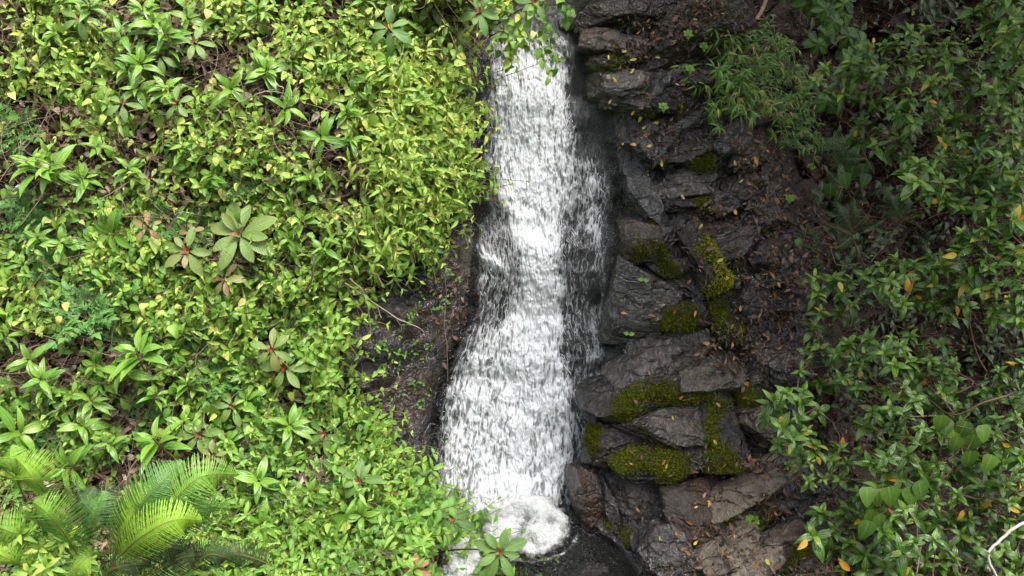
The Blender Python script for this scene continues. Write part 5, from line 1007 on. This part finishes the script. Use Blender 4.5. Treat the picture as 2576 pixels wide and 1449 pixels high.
# dull leaved sprays at the top of the hollow
for i, (poly, n_, root, lab, H0_) in enumerate([([(1965, -30), (2130, -30), (2140, 30), (2110, 60), (2060, 30), (2000, 15)], 20, (2060, -200, .1), 'grey green leafy branch hanging in from the top edge', .35), ([(2040, 80), (2090, 85), (2080, 115), (2040, 110)], 4, (2130, 60, -.2), 'small pale leafed sprig in the dark top hollow', .05), ([(2120, 90), (2200, 95), (2210, 140), (2130, 150)], 9, (2230, 220, -.4), 'dull green sprig left of the big shrub top', .0), ([(2060, 230), (2100, 240), (2090, 270), (2060, 260)], 4, (2130, 330, -.4), 'small grey leafed sprig left of the big shrub', .1)]):
    g2 = np.random.default_rng(1500 + i); pts = []
    while len(pts) < n_:
        x = g2.uniform(1950, 2220); y = g2.uniform(-30, 300)
        if inpoly(np.array([x]), np.array([y]), poly)[0]: pts.append((x, y))
    tips = np.array([freew(x, y, H0_ + g2.normal(0, .05)) for x, y in pts]); rt = freew(*root); o = thing('leafy_branch', lab, 'branch', rt, 'dull leafed branches in the hollow'); mb = MB(); bm_ = MB()
    for P, k in grow(tips, rt, 1600 + i):
        tubes(bm_, P - rt, np.linspace(.004, .0018, len(P)), 5)
        for q_ in range(6):
            an = q_ * 1.05 + g2.normal(0, .2); t = math.cos(an) * RX + math.sin(an) * UP - .2 * NO; l = g2.uniform(.055, .09); leaves(mb, (P[-1] - rt)[None], t, NO + .25 * g2.normal(size=3), l, l * .5, .15, .5, 'obov', 6, float(np.clip(g2.normal(.45, .12), 0, 1)))
    mb.build('foliage', M['dull'], o); bm_.build('branches', M['bark'], o)

# ------------------------------------------------------------------ fallen leaves on the right bank
def dens_lit(a, b):
    d = sst(70, 10, np.abs(b - (75 - (a - 1680) * .55))) * sst(1540, 1600, a) * sst(1860, 1800, a) * 1.0
    d = np.maximum(d, sst(95, 20, np.abs(a - pl(b, [(1880, 300), (1930, 450), (1985, 600), (1960, 760), (1950, 840)]))) * sst(300, 380, b) * sst(900, 820, b))
    for (x, y, rx, ry, k) in [(1790, 535, 60, 22, .9), (1760, 560, 40, 14, .8), (1740, 20, 90, 18, .8), (1700, 85, 110, 32, .9), (1900, 60, 90, 50, .5), (1690, 160, 40, 30, .35), (1850, 690, 50, 30, .6), (1845, 855, 60, 40, .6), (1900, 1160, 40, 40, .8), (1800, 1255, 40, 16, .9), (1950, 1265, 45, 35, .8), (1815, 1345, 70, 30, .45), (1740, 1430, 50, 30, .6), (1700, 345, 70, 40, .4), (1690, 390, 60, 20, .3), (1850, 1390, 60, 25, .4), (1790, 640, 80, 90, .12), (1680, 250, 70, 90, .16), (1870, 900, 90, 60, .5), (1990, 1430, 80, 30, .5), (1980, 850, 50, 60, .5), (1760, 1165, 50, 14, .4), (1120, 760, 70, 90, .40), (1010, 900, 70, 120, .35), (1010, 1100, 50, 80, .3)]: d = np.maximum(d, k * np.exp(-((a - x) / rx) ** 2 - ((b - y) / ry) ** 2))
    d = np.maximum(d, .45 * sst(1990, 2080, a))
    return np.maximum(d, .012 * (a > 1560)) * (.3 + .7 * sst(-.3, .3, fbm(a, b, 1 / 45., 2, 91)))
a, b = scatter(17000, dens_lit, 1050, 2640, -60, 1500); N = len(a); mb = MB()
big = rng.random(N) < .3
L = np.where(big, rng.uniform(.035, .06, N), rng.uniform(.014, .034, N))
leaves(mb, spotw(a, b, rng.uniform(.004, .022, N)), nrm(rng.normal(size=(N, 3)) * 1.0 - .2 * UP) - NO * 0 , NO + .42 * rdir(N), L, L * np.where(rng.random(N) < .4, .22, .45), rng.uniform(-.2, .6, N), rng.uniform(-.6, 1.2, N), 'ovate', 4, np.clip(rng.normal(.40, .24, N), 0, .93), twist=rng.normal(0, .8, N))
tag(mb.build('leaf_litter', M['litter']), 'drifts of dead brown leaves on the rocks of the right bank', 'leaves', kind='stuff')
mb = MB(); a, b = scatter(700, dens_lit, 1540, 2100, -40, 1480); N = len(a); base = spotw(a, b, .008); d = nrm(rng.normal(size=(N, 3)) * [1, .8, .8]); d = d - (d @ NO)[:, None] * NO * .8; ln = rng.uniform(.02, .07, N)
tubes(mb, np.stack([base - d * ln[:, None] / 2, base + .003 * rdir(N), base + d * ln[:, None] / 2], 1), .0012, 4, tint=np.clip(rng.normal(.6, .25, N), 0, 1)); tag(mb.build('litter_twigs', M['twig']), 'small dry twigs and needles among the fallen leaves', 'twigs', kind='stuff')
FALL = [(1530, 145, 0), (1570, 130, 1), (1591, 150, 1), (1654, 145, 1), (1545, 200, 1), (1591, 178, 0), (1534, 257, 1), (1592, 283, 1), (1620, 320, 0), (1648, 310, 0), (1665, 410, 1), (1632, 368, 1), (1900, 443, 2), (1976, 445, 2), (1865, 455, 0), (1849, 532, 1), (1716, 495, 1), (1762, 570, 0), (1990, 630, 1), (1810, 655, 0), (1890, 640, 2), (1830, 700, 2), (1748, 790, 2), (1862, 775, 2), (1695, 785, 2), (1870, 890, 2), (1880, 965, 2), (1806, 1018, 2), (1676, 1172, 0), (1800, 1113, 1), (1668, 1163, 2), (1751, 1275, 1), (1785, 1260, 1), (1745, 1312, 2), (1733, 1313, 2), (1845, 1185, 1), (1820, 1170, 2), (1932, 1415, 1), (1902, 1418, 2), (1702, 1345, 2), (1660, 1353, 1), (1750, 1365, 1), (1605, 1282, 2), (1715, 1000, 2), (1692, 1050, 0), (1730, 1390, 2), (1948, 1290, 2), (1470, 690, 0), (1690, 300, 2), (1610, 300, 0)]
lp = []
for kd in range(3):
    for v_ in range(2): m_ = MB(); leaves(m_, np.array([[-.03, 0, 0.006]]), np.array([1, 0, .05]), np.array([0, .1, 1]), .06, .026 if v_ else .022, .25, .5 if v_ else -.3, 'ovate', 8, [.95, .80, .12][kd] if kd < 2 else .25); lp.append(m_.mesh('fallen_leaf', [M['yellow'], M['yellow'], M['litter']][kd]))
M['rust'] = leafmat('rusty_leaf', [(0, (.30, .09, .03)), (1, (.42, .18, .06))], .45, .05)
for k in (4, 5): lp[k].materials.clear(); lp[k].materials.append(M['rust'])
qn = Vector(NO).to_track_quat('Z', 'Y')
for i, (x, y, kd) in enumerate(FALL):
    o = bpy.data.objects.new('fallen_leaf', lp[kd * 2 + i % 2]); COL.objects.link(o); o.location = Vector(spotw(x, y, .012)); sc = rng.uniform(.42, .78); o.scale = (sc,) * 3
    from mathutils import Quaternion
    o.rotation_mode = 'QUATERNION'; o.rotation_quaternion = qn @ Quaternion((0, 0, 1), rng.uniform(0, 6.28)) @ Quaternion((1, 0, 0), rng.normal(0, .25))
    tag(o, ['pale lime yellow fallen leaf lying on the dark rocks', 'golden yellow fallen leaf lying on the dark rocks', 'rusty orange fallen leaf lying on the dark rocks'][kd], 'leaf', ['lime yellow fallen leaves', 'golden fallen leaves', 'rusty fallen leaves'][kd])
# small seedlings on the rocks
for i, (x, y, lab) in enumerate([(1618, 705, 'pair of round green leaves on the wet dome'), (1582, 840, 'single green leaf tuft at the wet dome foot'), (1730, 88, 'green seedling on the moss of the big grey boulder'), (1770, 118, 'round leaved seedling right of the yellow moss'), (1668, 270, 'seedling on the bright moss cushion'), (1735, 175, 'small weedy tuft between the mossy slabs'), (1985, 500, 'light green weed at the lower end of the bamboo grass'), (2040, 420, 'small weed in the leaf litter by the bamboo')]):
    o = thing('seedling', lab, 'seedling', spotw(x, y, .03), 'seedlings on the rocks'); mb = MB(); ms = MB(); tubes(ms, np.stack([-NO * .04, NO * .0, NO * .01]), .0015, 4)
    for k in range(2 if i in (0, 1) else 7):
        an = k * (2.9 if i in (0, 1) else 2.399); t = math.cos(an) * RX + math.sin(an) * UP + .2 * NO; l = .035 * (1 - .05 * k); leaves(mb, (NO * .004 * k)[None], t, NO - .2 * t, l, l * .7, .1, .5, 'ovate', 5, .62)
    mb.build('foliage', M['mid'], o); ms.build('stem', M['stem'], o)

# ------------------------------------------------------------------ unseen crown added over the right bank to shade it
tr = W3(3.6, 2.6, -.5); o = thing('added_tree', 'unseen leaning trunk and crown added beyond the top right to shade the right bank', 'added_tree', tr); mb = MB(); ms = MB()
crown_n = 330; g2 = np.random.default_rng(77); C_ = np.stack([g2.uniform(1.15, 5.2, crown_n), g2.uniform(-1.2, 3.4, crown_n), g2.uniform(2.9, 4.2, crown_n)], -1)
trunk = spline([tr - ZV * .3, tr + ZV * 1.2, np.array([3.4, 2.2, 3.0]), np.array([3.0, 1.4, 3.6])], 20) - tr; tubes(ms, trunk, np.linspace(.14, .07, 20), 10)
for P, k in grow(C_, np.array([3.0, 1.4, 3.6]), 78, .02): tubes(ms, P - tr, np.linspace(.016, .004, len(P)), 5)
nL = 26; cc = np.repeat(C_, nL, 0) + g2.normal(0, .16, (crown_n * nL, 3)); N = len(cc)
leaves(mb, cc - tr, rdir(N), ZV + .5 * rdir(N), g2.uniform(.10, .17, N), g2.uniform(.06, .09, N), .15, .5, 'ovate', 3, np.clip(g2.normal(.4, .15, N), 0, 1))
mb.build('crown', M['dull'], o); ms.build('trunk', M['bark'], o)
